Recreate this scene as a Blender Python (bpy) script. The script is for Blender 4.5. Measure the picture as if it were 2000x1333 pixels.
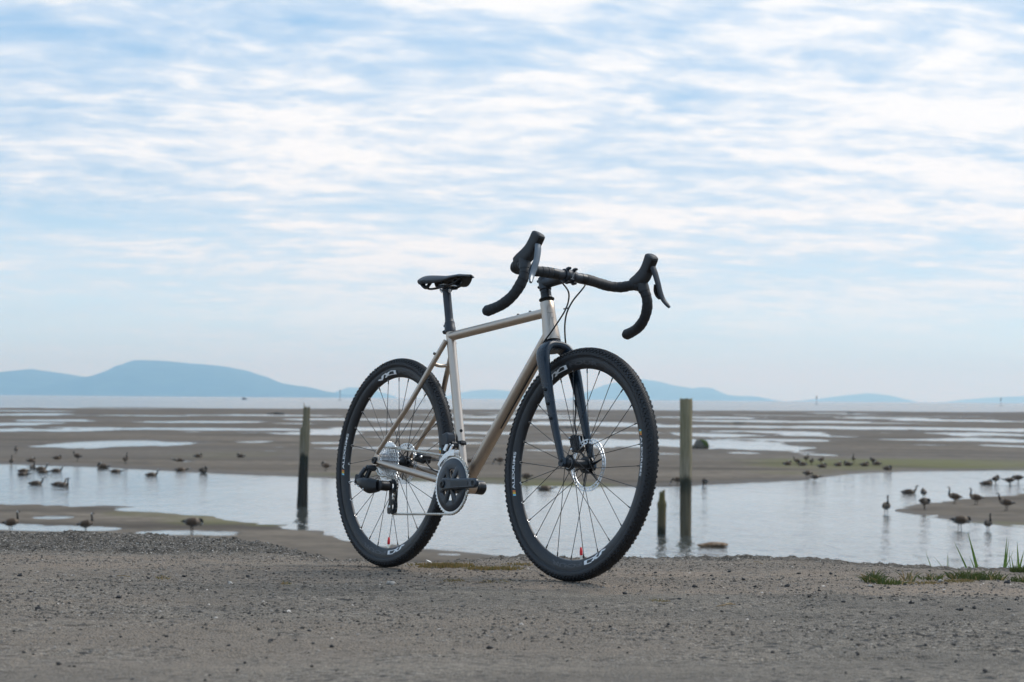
import bpy, math, random
import numpy as np
from mathutils import Vector, Matrix

for _o in list(bpy.data.objects):
    bpy.data.objects.remove(_o)
scene = bpy.context.scene
COL = scene.collection
R_ = math.radians

# ------------------------------------------------------------------ camera
F, IW, IH = 4545.55, 2000.0, 1333.0          # focal length in photo pixels
PITCH, ROLL, CAM = 0.0248090, 0.0081079, np.array([0.0, 0.0, 0.5651])
_fw = np.array([0, math.cos(PITCH), math.sin(PITCH)])
_rt = np.array([1.0, 0, 0])
_up = np.cross(_rt, _fw)
RT = math.cos(ROLL) * _rt + math.sin(ROLL) * _up
UP = -math.sin(ROLL) * _rt + math.cos(ROLL) * _up
cam_data = bpy.data.cameras.new('camera')
cam = bpy.data.objects.new('camera', cam_data)
COL.objects.link(cam)
cam.matrix_world = Matrix(((RT[0], UP[0], -_fw[0], CAM[0]), (RT[1], UP[1], -_fw[1], CAM[1]),
                           (RT[2], UP[2], -_fw[2], CAM[2]), (0, 0, 0, 1)))
cam_data.sensor_width = 36
cam_data.lens = F / IW * 36
cam_data.clip_start = 0.1
cam_data.clip_end = 120000
cam_data.dof.use_dof = True
cam_data.dof.focus_distance = 7.15
cam_data.dof.aperture_fstop = 10
scene.camera = cam

# ------------------------------------------------------------------ sky, sun, exposure
SUN_AZ, SUN_EL = R_(58), R_(47)               # sun veiled by thin cloud, off to the right over the water
world = bpy.data.worlds.new('World')
scene.world = world
world.use_nodes = True


class NT:
    """small helper to write node trees"""
    def __init__(self, tree):
        self.t = tree
        for n in list(tree.nodes):
            tree.nodes.remove(n)

    def n(self, kind, **kw):
        nd = self.t.nodes.new(kind)
        for k, v in kw.items():
            if k == 'i':
                for kk, vv in v.items():
                    s = nd.inputs[kk]
                    if isinstance(vv, bpy.types.NodeSocket):
                        self.t.links.new(vv, s)
                    else:
                        s.default_value = vv
            else:
                setattr(nd, k, v)
        return nd

    def math(self, op, a, b=None, c=None, clamp=False):
        nd = self.t.nodes.new('ShaderNodeMath')
        nd.operation = op
        nd.use_clamp = clamp
        for k, v in enumerate((a, b, c)):
            if v is None:
                continue
            if isinstance(v, bpy.types.NodeSocket):
                self.t.links.new(v, nd.inputs[k])
            else:
                nd.inputs[k].default_value = v
        return nd.outputs[0]

    def mix(self, fac, a, b, mode='MIX'):
        nd = self.t.nodes.new('ShaderNodeMix')
        nd.data_type = 'RGBA'
        nd.blend_type = mode
        for k, v in ((0, fac), (6, a), (7, b)):
            if isinstance(v, bpy.types.NodeSocket):
                self.t.links.new(v, nd.inputs[k])
            else:
                nd.inputs[k].default_value = v if k == 0 else (*v[:3], 1)
        return nd.outputs[2]

    def ramp(self, x, lo, hi, a=0.0, b=1.0, smooth=True):
        nd = self.t.nodes.new('ShaderNodeMapRange')
        nd.interpolation_type = 'SMOOTHSTEP' if smooth else 'LINEAR'
        nd.clamp = True
        self.t.links.new(x, nd.inputs[0])
        for k, v in zip((1, 2, 3, 4), (lo, hi, a, b)):
            nd.inputs[k].default_value = v
        return nd.outputs[0]

    def noise(self, vec, scale, detail=4, rough=0.5, dist=0.0, dims='3D', lac=2.0):
        nd = self.t.nodes.new('ShaderNodeTexNoise')
        nd.noise_dimensions = dims
        if vec is not None:
            self.t.links.new(vec, nd.inputs['Vector'])
        nd.inputs['Scale'].default_value = scale
        nd.inputs['Detail'].default_value = detail
        nd.inputs['Roughness'].default_value = rough
        nd.inputs['Lacunarity'].default_value = lac
        nd.inputs['Distortion'].default_value = dist
        return nd.outputs['Fac']

    def xyz(self, x, y, z=0.0):
        nd = self.t.nodes.new('ShaderNodeCombineXYZ')
        for k, v in enumerate((x, y, z)):
            if isinstance(v, bpy.types.NodeSocket):
                self.t.links.new(v, nd.inputs[k])
            else:
                nd.inputs[k].default_value = v
        return nd.outputs[0]

    def mapping(self, vec, scale=(1, 1, 1), rot=(0, 0, 0), loc=(0, 0, 0)):
        nd = self.t.nodes.new('ShaderNodeMapping')
        self.t.links.new(vec, nd.inputs['Vector'])
        nd.inputs['Scale'].default_value = scale
        nd.inputs['Rotation'].default_value = rot
        nd.inputs['Location'].default_value = loc
        return nd.outputs[0]


SKY_LOC = (5.7, 14.9, 0)


def build_world():
    t = NT(world.node_tree)
    tc = t.n('ShaderNodeTexCoord')
    sep = t.n('ShaderNodeSeparateXYZ', i={0: tc.outputs['Generated']})
    dx, dy, dz = sep.outputs
    z = t.math('MAXIMUM', dz, 0.0)
    # a cloud sheet overhead: the view direction met with a curved layer
    k = t.math('DIVIDE', 1.0, t.math('ADD', z, 0.130))
    px, py = t.math('MULTIPLY', dx, k), t.math('MULTIPLY', dy, k)
    p = t.xyz(px, py, 0.0)
    sky = t.n('ShaderNodeTexSky', sky_type='NISHITA')
    sky.sun_disc = False
    sky.sun_elevation = SUN_EL
    sky.sun_rotation = SUN_AZ
    sky.air_density = 1.0
    sky.dust_density = 1.4
    sky.ozone_density = 1.6
    # cloud density: broad sheets, rippled rows, wisps
    pw = t.mapping(p, rot=(0, 0, R_(-16)), loc=SKY_LOC)
    warp = t.n('ShaderNodeTexNoise', noise_dimensions='2D', i={'Vector': pw, 'Scale': 1.6, 'Detail': 3.0}).outputs['Color']
    wv = t.n('ShaderNodeVectorMath', operation='SCALE', i={0: t.n('ShaderNodeVectorMath', operation='SUBTRACT', i={0: warp, 1: (0.5, 0.5, 0.5)}).outputs[0], 3: 0.22}).outputs[0]
    pd = t.n('ShaderNodeVectorMath', operation='ADD', i={0: pw, 1: wv}).outputs[0]
    big = t.noise(t.mapping(pd, scale=(0.8, 1.0, 1)), 1.55, 3, 0.5, 0.0)
    mid = t.noise(t.mapping(pd, scale=(0.75, 1.0, 1)), 5.4, 4, 0.55, 0.0)
    rip = t.noise(t.mapping(pd, scale=(0.95, 1.05, 1)), 13.0, 6, 0.54, 0.0)
    wis = t.noise(t.mapping(pd, scale=(0.35, 1.6, 1), rot=(0, 0, R_(12))), 5.0, 5, 0.6, 0.0)
    d = t.math('ADD', t.math('ADD', t.math('MULTIPLY', big, 0.78), t.math('MULTIPLY', mid, 0.58)), t.math('ADD', t.math('MULTIPLY', rip, 0.54), t.math('MULTIPLY', wis, 0.28)))
    # d averages 1.1; the sheet is thicker and brighter low in the middle of the view
    sv = (math.sin(R_(2.5)) * math.cos(R_(7)), math.cos(R_(2.5)) * math.cos(R_(7)), math.sin(R_(7)))
    dot = t.n('ShaderNodeVectorMath', operation='DOT_PRODUCT', i={0: tc.outputs['Generated'], 1: sv}).outputs['Value']
    center_cover = t.ramp(dot, math.cos(R_(15)), 1.0)
    d = t.math('ADD', d, t.math('MULTIPLY', center_cover, 0.17))
    cover = t.ramp(d, 0.84, 1.36)
    thick = t.ramp(d, 1.08, 1.40)
    veil = t.ramp(z, 0.0, 0.12, 0.92, 0.12)
    veil2 = t.math('MULTIPLY', veil, t.ramp(t.noise(t.mapping(p, scale=(0.22, 1, 1)), 1.3, 4, 0.5), 0.25, 0.75, 0.75, 1.0))
    cloud_col = t.mix(thick, (6.35, 7.15, 8.1), (8.5, 8.6, 8.65))
    blue = t.mix(0.75, sky.outputs[0], (2.25, 4.25, 7.1))
    base = t.mix(veil2, blue, (6.5, 9.0, 10.6))
    amt = t.math('MULTIPLY', cover, t.math('MULTIPLY', t.ramp(z, 0.008, 0.075, 0.16, 0.97), t.ramp(z, 0.17, 0.75, 1.0, 0.62)))
    col = t.mix(amt, base, cloud_col)
    bg = t.n('ShaderNodeBackground', i={'Color': col, 'Strength': 0.1})
    out = t.n('ShaderNodeOutputWorld', i={'Surface': bg.outputs[0]})


build_world()
sun_data = bpy.data.lights.new('sun', 'SUN')
sun = bpy.data.objects.new('sun', sun_data)
COL.objects.link(sun)
sun_data.energy = 2.3
sun_data.angle = R_(38)
sun_data.color = (1.0, 0.96, 0.90)
_sd = Vector((math.sin(SUN_AZ) * math.cos(SUN_EL), math.cos(SUN_AZ) * math.cos(SUN_EL), math.sin(SUN_EL)))
sun.rotation_euler = _sd.to_track_quat('Z', 'Y').to_euler()
sun.location = (20, 40, 60)
vs = scene.view_settings
vs.view_transform = 'Standard'
vs.look = 'None'
vs.exposure = 0.30
vs.gamma = 1.0
vs.use_curve_mapping = False
scene.cycles.volume_bounces = 4

# ------------------------------------------------------------------ helpers
ZW = -2.85                                    # water level; the bike stands on the bank at about z = 0
random.seed(7)
RNG = np.random.default_rng(11)


def ray(u, v):
    d = RT * (u - IW / 2) / F + UP * (IH / 2 - v) / F + _fw
    return d


def at(u, v, z=None, y=None):
    """where the sight line through a photo point meets the level z, or the distance y"""
    d = ray(u, v)
    s = (z - CAM[2]) / d[2] if z is not None else y / d[1]
    return CAM + s * d


def hash2(ix, iy, seed):
    h = (ix.astype(np.int64) * 374761393 + iy.astype(np.int64) * 668265263 + seed * 974711) & 0x7fffffff
    h = ((h ^ (h >> 13)) * 1274126177) & 0x7fffffff
    h = (h ^ (h >> 16)) & 0xffffff
    return h / float(0xffffff)


def vnoise(x, y, seed=0):
    x, y = np.asarray(x, float), np.asarray(y, float)
    ix, iy = np.floor(x), np.floor(y)
    fx, fy = x - ix, y - iy
    fx, fy = fx * fx * (3 - 2 * fx), fy * fy * (3 - 2 * fy)
    a, b = hash2(ix, iy, seed), hash2(ix + 1, iy, seed)
    c, d = hash2(ix, iy + 1, seed), hash2(ix + 1, iy + 1, seed)
    return (a * (1 - fx) + b * fx) * (1 - fy) + (c * (1 - fx) + d * fx) * fy - 0.5


def fbm(x, y, o=4, seed=0, g=0.5):
    s, a = 0, 1.0
    for k in range(o):
        s = s + a * vnoise(x * 2 ** k, y * 2 ** k, seed + 31 * k)
        a *= g
    return s


def sstep(x, a, b):
    t = np.clip((x - a) / (b - a), 0, 1)
    return t * t * (3 - 2 * t)


def unit(v):
    v = np.asarray(v, float)
    return v / np.linalg.norm(v)


def rotm(axis, a):
    x, y, z = unit(axis)
    K = np.array([[0, -z, y], [z, 0, -x], [-y, x, 0]])
    return np.eye(3) + math.sin(a) * K + (1 - math.cos(a)) * K @ K


def spline(pts, n=8):
    P = np.asarray(pts, float)
    Q = np.vstack([2 * P[0] - P[1], P, 2 * P[-1] - P[-2]])
    out = []
    for i in range(1, len(Q) - 2):
        for k in range(n):
            t = k / n
            a, b, c, d = Q[i - 1], Q[i], Q[i + 1], Q[i + 2]
            out.append(0.5 * ((2 * b) + (-a + c) * t + (2 * a - 5 * b + 4 * c - d) * t * t + (-a + 3 * b - 3 * c + d) * t ** 3))
    out.append(P[-1])
    return np.array(out)


class MB:
    """collects shapes into one mesh"""
    def __init__(self):
        self.v, self.f, self.mi, self.n = [], [], [], 0
        self.col = []

    def add(self, v, f, mi=0, col=None):
        v = np.asarray(v, float).reshape(-1, 3)
        self.v.append(v)
        self.f += [tuple(int(i) + self.n for i in q) for q in f]
        self.mi += [mi] * len(f)
        if col is not None:
            self.col.append(np.broadcast_to(np.asarray(col, float), (len(v), 3)))
        self.n += len(v)
        return self

    def rings(self, rings, cap0=True, cap1=True, mi=0, closed=False, col=None):
        rings = [np.asarray(r, float) for r in rings]
        n = len(rings[0])
        f = []
        m = len(rings)
        for i in range(m if closed else m - 1):
            a, b = i * n, ((i + 1) % m) * n
            for k in range(n):
                k2 = (k + 1) % n
                f.append((a + k, a + k2, b + k2, b + k))
        if not closed:
            if cap0:
                f.append(tuple(range(n - 1, -1, -1)))
            if cap1:
                f.append(tuple(range((m - 1) * n, m * n)))
        c = None
        if col is not None:
            c = np.repeat(np.asarray(col, float), n, axis=0)
        return self.add(np.vstack(rings), f, mi, c)

    def tube(self, path, r, n=14, ref=None, mi=0, cap0=True, cap1=True, col=None, power=2.0, closed=False):
        """r: radius, list of radii, or list of (across, along ref) pairs"""
        P = np.asarray(path, float)
        m = len(P)
        r = np.asarray(r, float)
        if r.ndim == 0:
            r = np.full((m, 2), float(r))
        elif r.ndim == 1:
            r = np.stack([r, r], 1) if len(r) == m else np.tile(r, (m, 1))
        T = np.gradient(P, axis=0)
        if closed:
            T = np.roll(P, -1, 0) - np.roll(P, 1, 0)
        T /= np.linalg.norm(T, axis=1)[:, None] + 1e-12
        a = np.linspace(0, 2 * np.pi, n, endpoint=False)
        ca, sa = np.cos(a), np.sin(a)
        if power != 2.0:
            ca, sa = np.sign(ca) * np.abs(ca) ** (2 / power), np.sign(sa) * np.abs(sa) ** (2 / power)
        rr = []
        N = None
        for i in range(m):
            if ref is not None:
                N = np.asarray(ref, float) - T[i] * np.dot(ref, T[i])
            elif N is None:
                q = np.array([0, 0, 1.0]) if abs(T[i][2]) < 0.9 else np.array([1.0, 0, 0])
                N = q - T[i] * np.dot(q, T[i])
            else:
                N = N - T[i] * np.dot(N, T[i])
            N = unit(N)
            Bv = np.cross(T[i], N)
            rr.append(P[i] + np.outer(ca * r[i, 0], Bv) + np.outer(sa * r[i, 1], N))
        return self.rings(rr, cap0, cap1, mi, closed=closed, col=col)

    def lathe(self, prof, origin, axis, n=32, mi=0, closed=False):
        """prof: (distance along axis, radius)"""
        ax = unit(axis)
        q = np.array([0, 0, 1.0]) if abs(ax[2]) < 0.9 else np.array([1.0, 0, 0])
        e1 = unit(np.cross(ax, q))
        e2 = np.cross(ax, e1)
        a = np.linspace(0, 2 * np.pi, n, endpoint=False)
        o = np.asarray(origin, float)
        rr = [o + ax * h + r * (np.outer(np.cos(a), e1) + np.outer(np.sin(a), e2)) for h, r in prof]
        return self.rings(rr, not closed, not closed, mi, closed=closed)

    def prism(self, poly, origin, ex, ey, ez, h, ch=0.0, mi=0):
        """flat outline (convex or not) pushed along ez by h, edges chamfered by ch"""
        P = np.asarray(poly, float)
        area = 0.5 * np.sum(P[:, 0] * np.roll(P[:, 1], -1) - np.roll(P[:, 0], -1) * P[:, 1])
        if area < 0:
            P = P[::-1]
        o, ex, ey, ez = (np.asarray(q, float) for q in (origin, ex, ey, ez))
        if np.dot(np.cross(ex, ey), ez) < 0:
            P = P[::-1]

        def ring(Q, z):
            return o + np.outer(Q[:, 0], ex) + np.outer(Q[:, 1], ey) + ez * z
        if ch > 0:
            d1 = np.roll(P, -1, 0) - P
            d1 /= np.linalg.norm(d1, axis=1)[:, None] + 1e-12
            d0 = np.roll(d1, 1, 0)
            s = 1 if area * 1 else 1
            nrm = np.stack([-(d0[:, 1] + d1[:, 1]), d0[:, 0] + d1[:, 0]], 1)
            nrm /= np.linalg.norm(nrm, axis=1)[:, None] + 1e-9
            ar = 0.5 * np.sum(P[:, 0] * np.roll(P[:, 1], -1) - np.roll(P[:, 0], -1) * P[:, 1])
            I = P + nrm * ch * (1 if ar > 0 else -1)
            rr = [ring(I, 0), ring(P, ch), ring(P, h - ch), ring(I, h)]
        else:
            rr = [ring(P, 0), ring(P, h)]
        return self.rings(rr, True, True, mi)

    def box(self, c, s, R=None, ch=0.0, mi=0):
        R = np.eye(3) if R is None else np.asarray(R)
        x, y, z = np.asarray(s, float) / 2
        poly = [(-x, -y), (x, -y), (x, y), (-x, y)]
        return self.prism(poly, np.asarray(c, float) - R[:, 2] * z, R[:, 0], R[:, 1], R[:, 2], 2 * z, ch, mi)

    def ball(self, c, r, n=12, m=8, R=None, mi=0):
        R = np.eye(3) if R is None else np.asarray(R)
        r = np.broadcast_to(np.asarray(r, float), (3,))
        a = np.linspace(0, 2 * np.pi, n, endpoint=False)
        rr = []
        for k in range(m + 1):
            t = np.pi * min(max(k / m, 0.02), 0.98)
            q = np.stack([np.sin(t) * np.cos(a) * r[0], np.sin(t) * np.sin(a) * r[1], np.full(n, -np.cos(t) * r[2])], 1)
            rr.append(np.asarray(c, float) + q @ R.T)
        return self.rings(rr, True, True, mi)

    def xf(self, fn):
        self.v = [fn(q) for q in self.v]
        return self

    def mesh(self, name, mats, smooth=38):
        me = bpy.data.meshes.new(name)
        me.from_pydata(np.vstack(self.v).tolist(), [], self.f)
        for m in (mats if isinstance(mats, (list, tuple)) else [mats]):
            me.materials.append(m)
        me.polygons.foreach_set('material_index', self.mi)
        if smooth:
            me.polygons.foreach_set('use_smooth', [True] * len(me.polygons))
            me.set_sharp_from_angle(angle=R_(smooth))
        if self.col and sum(len(c) for c in self.col) == self.n:
            at_ = me.color_attributes.new('tint', 'FLOAT_COLOR', 'POINT')
            c4 = np.ones((self.n, 4))
            c4[:, :3] = np.vstack(self.col)
            at_.data.foreach_set('color', c4.ravel())
        me.update()
        return me

    def build(self, name, mats, parent=None, smooth=38):
        return link(name, self.mesh(name, mats, smooth), parent)


def link(name, data, parent=None):
    o = bpy.data.objects.new(name, data)
    COL.objects.link(o)
    if parent is not None:
        o.parent = parent
    return o


def tag(o, label=None, cat=None, group=None, kind=None):
    for k, v in (('label', label), ('category', cat), ('group', group), ('kind', kind)):
        if v:
            o[k] = v
    return o


def grid_mesh(name, X, Y, Z, mats, attrs=None, smooth=True):
    ny, nx = X.shape
    v = np.stack([X, Y, Z], -1).reshape(-1, 3)
    i = np.arange(ny * nx).reshape(ny, nx)
    f = np.stack([i[:-1, :-1], i[:-1, 1:], i[1:, 1:], i[1:, :-1]], -1).reshape(-1, 4)
    me = bpy.data.meshes.new(name)
    me.vertices.add(len(v))
    me.vertices.foreach_set('co', v.ravel())
    me.loops.add(f.size)
    me.loops.foreach_set('vertex_index', f.ravel())
    me.polygons.add(len(f))
    me.polygons.foreach_set('loop_start', np.arange(0, f.size, 4))
    me.polygons.foreach_set('loop_total', np.full(len(f), 4))
    me.update(calc_edges=True)
    me.polygons.foreach_set('use_smooth', [smooth] * len(f))
    for k, a in (attrs or {}).items():
        at_ = me.attributes.new(k, 'FLOAT', 'POINT')
        at_.data.foreach_set('value', np.asarray(a, float).ravel())
    me.materials.append(mats)
    me.validate()
    return me


# ------------------------------------------------------------------ materials
def mat(name, col, rough=0.5, metal=0.0, var=0.12, scale=40.0, bump=0.0, bscale=200.0, coat=0.0, spec=0.5, rvar=0.1, attr=None, aniso=0.0, stretch=(1, 1, 1)):
    m = bpy.data.materials.new(name)
    m.use_nodes = True
    t = NT(m.node_tree)
    tc = t.n('ShaderNodeTexCoord').outputs['Object']
    tcs = t.mapping(tc, scale=stretch)
    nz = t.noise(tcs, scale, 5, 0.55)
    c = (*col[:3], 1)
    src = None
    if attr:
        src = t.n('ShaderNodeVertexColor', layer_name=attr).outputs['Color']
    dark = t.mix(1.0, src if src is not None else c, (1 - var,) * 3, 'MULTIPLY')
    lite = t.mix(1.0, src if src is not None else c, (1 + var,) * 3, 'MULTIPLY')
    colr = t.mix(t.ramp(nz, 0.3, 0.7), dark, lite)
    p = t.n('ShaderNodeBsdfPrincipled', i={'Base Color': colr, 'Metallic': metal, 'Roughness': t.ramp(nz, 0.25, 0.75, max(rough - rvar * rough, 0.02), rough + rvar * rough),
                                           'Coat Weight': coat, 'Coat Roughness': 0.06, 'Specular IOR Level': spec, 'Anisotropic': aniso})
    if bump:
        b = t.n('ShaderNodeBump', i={'Height': t.noise(tcs, bscale, 3, 0.6), 'Strength': bump, 'Distance': 0.001})
        t.t.links.new(b.outputs[0], p.inputs['Normal'])
    t.n('ShaderNodeOutputMaterial', i={'Surface': p.outputs[0]})
    return m

# ------------------------------------------------------------------ the bank the bicycle stands on
CREST = [(-900, 1040, 9.9), (-200, 1043, 9.8), (0, 1045, 9.8), (150, 1046, 9.75), (300, 1050, 9.7), (430, 1054, 9.6), (520, 1064, 9.35), (580, 1078, 9.1), (640, 1094, 8.95),
         (700, 1101, 8.85), (790, 1105, 8.75), (880, 1101, 8.75), (960, 1093, 8.75), (1040, 1090, 8.75), (1120, 1094, 8.7), (1200, 1094, 8.7), (1300, 1091, 8.7), (1450, 1090, 8.7),
         (1600, 1097, 8.6), (1750, 1107, 8.5), (1900, 1116, 8.4), (2000, 1121, 8.35), (2200, 1128, 8.3), (2900, 1135, 8.2)]
_c = np.array([at(u, v, y=y) for u, v, y in CREST])
BIKE_T = np.array([-0.41554, 7.76298, 0.0])
CONTACTS = [(-0.41554, 7.76298), (0.17580, 6.90876)]


def crest(x):
    return np.interp(x, _c[:, 0], _c[:, 1]), np.interp(x, _c[:, 0], _c[:, 2])


def plane_z(y):
    return -0.02771 * (y - 7.763)


def berm_mask(x, y):
    """the crumbling strip of old asphalt along the edge, wide at the left"""
    yc, _ = crest(x)
    yc = yc + 0.05 * fbm(x * 2.3, y * 0 + 3, 3, 5)
    wdt = np.interp(x, [-3, -1.2, -0.85, -0.6, 0.2, 0.6, 2.5], [0.98, 0.85, 0.45, 0.10, 0.12, 0.22, 0.24])
    edge = 0.09 * fbm(x * 5.0, y * 5.0, 3, 9)
    return sstep(y - (yc - wdt) + edge, -0.02, 0.10)


def ground_z(x, y, detail=True):
    x, y = np.asarray(x, float), np.asarray(y, float)
    yc, zc = crest(x)
    yc = yc + 0.045 * fbm(x * 3.1, x * 0 + 1.5, 4, 3)
    z = plane_z(np.maximum(y, -2.0))
    lift = zc - plane_z(yc)
    s0 = np.interp(x, [-3, -1.2, -0.7, 0.2, 2.5], [1.0, 0.9, 0.7, 0.5, 0.7])
    z = z + lift * sstep(y, yc - s0, yc - 0.12)
    over = np.maximum(y - yc, 0)
    z = z - 0.42 * over - 0.25 * np.minimum(over, 0.5)
    z = np.maximum(z, ZW - 0.4)
    if detail:
        far = np.ones_like(x)
        for cx, cy in CONTACTS:
            far = far * sstep(np.hypot(x - cx, y - cy), 0.05, 0.30)
        bm = berm_mask(x, y)
        und = 0.012 * fbm(x * 0.9, y * 0.9, 3, 1) + 0.005 * fbm(x * 4, y * 4, 3, 2)
        mic = 0.0030 * fbm(x * 38, y * 38, 3, 4, 0.6)
        rub = bm * (0.018 * fbm(x * 9, y * 9, 3, 6) + 0.016 * np.abs(fbm(x * 26, y * 26, 3, 8, 0.65)) + 0.004)
        wear = -0.004 * sstep(fbm(x * 6, y * 9, 3, 12), 0.15, 0.35)
        z = z + far * (und + wear) + mic + rub
    return z


def asphalt_material():
    m = bpy.data.materials.new('worn_asphalt')
    m.use_nodes = True
    t = NT(m.node_tree)
    P = t.n('ShaderNodeTexCoord').outputs['Object']
    dust = t.n('ShaderNodeAttribute', attribute_name='dust').outputs['Fac']
    rub = t.n('ShaderNodeAttribute', attribute_name='rubble').outputs['Fac']
    v1 = t.n('ShaderNodeTexVoronoi', feature='F1', i={'Vector': P, 'Scale': 165.0})
    v2 = t.n('ShaderNodeTexVoronoi', feature='F1', i={'Vector': P, 'Scale': 62.0})
    g1 = t.n('ShaderNodeSeparateColor', i={0: v1.outputs['Color']}).outputs[0]
    g2 = t.n('ShaderNodeSeparateColor', i={0: v2.outputs['Color']}).outputs[1]
    # aggregate: grains from charcoal to pale
    grain = t.mix(t.ramp(g1, 0.0, 1.0, smooth=False), (0.066, 0.056, 0.045), (0.300, 0.255, 0.200))
    grain = t.mix(t.ramp(g1, 0.90, 0.96), grain, (0.36, 0.32, 0.27))
    grain = t.mix(t.ramp(g2, 0.84, 0.92), grain, (0.038, 0.036, 0.034))
    blot = t.noise(P, 2.1, 5, 0.6)
    fine = t.noise(P, 17.0, 5, 0.62)
    grain = t.mix(t.math('MULTIPLY', t.ramp(blot, 0.38, 0.62), 0.62), grain, (0.120, 0.104, 0.084))
    strk = t.noise(t.mapping(P, scale=(0.5, 2.6, 1)), 1.5, 5, 0.6, 0.3)
    grain = t.mix(t.math('MULTIPLY', t.ramp(strk, 0.52, 0.70), 0.45), grain, (0.265, 0.225, 0.175))
    sand = t.mix(t.ramp(t.noise(P, 240, 2, 0.6), 0.3, 0.7), (0.225, 0.170, 0.122), (0.365, 0.282, 0.210))
    dm = t.math('MULTIPLY', dust, t.ramp(t.math('ADD', t.math('MULTIPLY', fine, 0.6), t.math('MULTIPLY', blot, 0.5)), 0.36, 0.62), clamp=True)
    c = t.mix(t.math('MULTIPLY', dm, 0.88), grain, sand)
    film = t.math('MULTIPLY', t.ramp(fine, 0.45, 0.75), 0.35)
    c = t.mix(film, c, (0.222, 0.188, 0.146))
    rc = t.mix(t.ramp(t.noise(P, 75, 4, 0.7), 0.32, 0.68), (0.034, 0.030, 0.026), (0.165, 0.144, 0.117))
    rc = t.mix(t.ramp(g1, 0.93, 0.97), rc, (0.42, 0.39, 0.34))
    c = t.mix(t.math('MULTIPLY', rub, 0.85), c, rc)
    h = t.math('ADD', t.math('MULTIPLY', v1.outputs['Distance'], -0.9), t.math('ADD', t.math('MULTIPLY', t.noise(P, 90, 4, 0.65), 1.4), t.math('MULTIPLY', fine, 1.0)))
    b = t.n('ShaderNodeBump', i={'Height': h, 'Strength': 1.0, 'Distance': 0.007})
    p = t.n('ShaderNodeBsdfPrincipled', i={'Base Color': c, 'Roughness': 0.9, 'Specular IOR Level': 0.25, 'Normal': b.outputs[0]})
    t.n('ShaderNodeOutputMaterial', i={'Surface': p.outputs[0]})
    return m


def dust_at(x, y):
    yc, _ = crest(x)
    ye = np.interp(x, [-2, -0.5, 0.3, 2], [6.95, 6.75, 6.40, 6.22]) + 0.20 * fbm(x * 1.7, y * 0.6, 3, 27)
    band = sstep(y - ye, -0.08, 0.16) * (1 - 0.35 * sstep(y, yc - 0.15, yc))
    band = band * np.interp(x, [-2.2, -1.0, 0.0, 2.2], [0.55, 0.75, 1.0, 1.0])
    streak = sstep(fbm(x * 0.55, y * 2.4, 4, 21), -0.12, 0.30)
    low = 0.42 * sstep(fbm(x * 0.7, y * 1.1, 3, 24), -0.05, 0.45)
    return np.clip(np.maximum(band * (0.55 + 0.6 * streak), low), 0, 1)


def build_ground():
    xs = np.concatenate([[-45, -25, -14, -8, -5, -3.6], np.arange(-2.75, 2.7501, 0.0108), [3.6, 5, 8, 14, 25, 45]])
    ys = np.concatenate([[-30, -14, -6, -1, 2, 3.3], np.arange(4.2, 10.2, 0.0115), np.arange(10.3, 18, 0.4)])
    X, Y = np.meshgrid(xs, ys)
    Z = ground_z(X, Y)
    me = grid_mesh('ground', X, Y, Z, asphalt_material(), {'dust': dust_at(X, Y), 'rubble': berm_mask(X, Y)})
    tag(link('ground', me), kind='structure')


build_ground()

# ------------------------------------------------------------------ water, mudflat
H_EYE = CAM[2] - ZW


def shore(pts):
    """photo points along a waterline -> (bearing, distance) on the water level"""
    w = np.array([at(u, v, z=ZW) for u, v in pts])
    return w[:, 0] / w[:, 1], w[:, 1]


FAR_BANK = shore([(-700, 893), (-200, 902), (0, 906), (200, 912), (400, 922), (560, 929), (700, 934), (850, 939), (980, 945), (1060, 954), (1130, 953), (1270, 951), (1400, 945),
                  (1560, 938), (1610, 931), (1660, 925), (1760, 920), (2000, 917), (2500, 913)])
NEAR_BANK = shore([(-700, 964), (-200, 973), (0, 978), (100, 980), (200, 986), (300, 993), (420, 1003), (500, 1015), (600, 1031), (700, 1052), (780, 1066), (860, 1075), (1000, 1090),
                   (1150, 1112), (1300, 1140), (1600, 1190), (2500, 1300)])
BAR_TOP = shore([(1745, 997), (1765, 992), (1800, 984), (1870, 972), (1940, 962), (2000, 957), (2300, 935), (2600, 925)])
BAR_LOW = shore([(1745, 998), (1775, 1003), (1820, 1010), (1900, 1020), (1960, 1027), (2000, 1031), (2300, 1050), (2600, 1060)])
SEA_EDGE = shore([(-700, 793.0), (0, 797.0), (300, 797.6), (500, 798.5), (800, 800), (1000, 800.3), (1300, 802), (1700, 804.5), (2000, 805.5), (2700, 811)])

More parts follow.
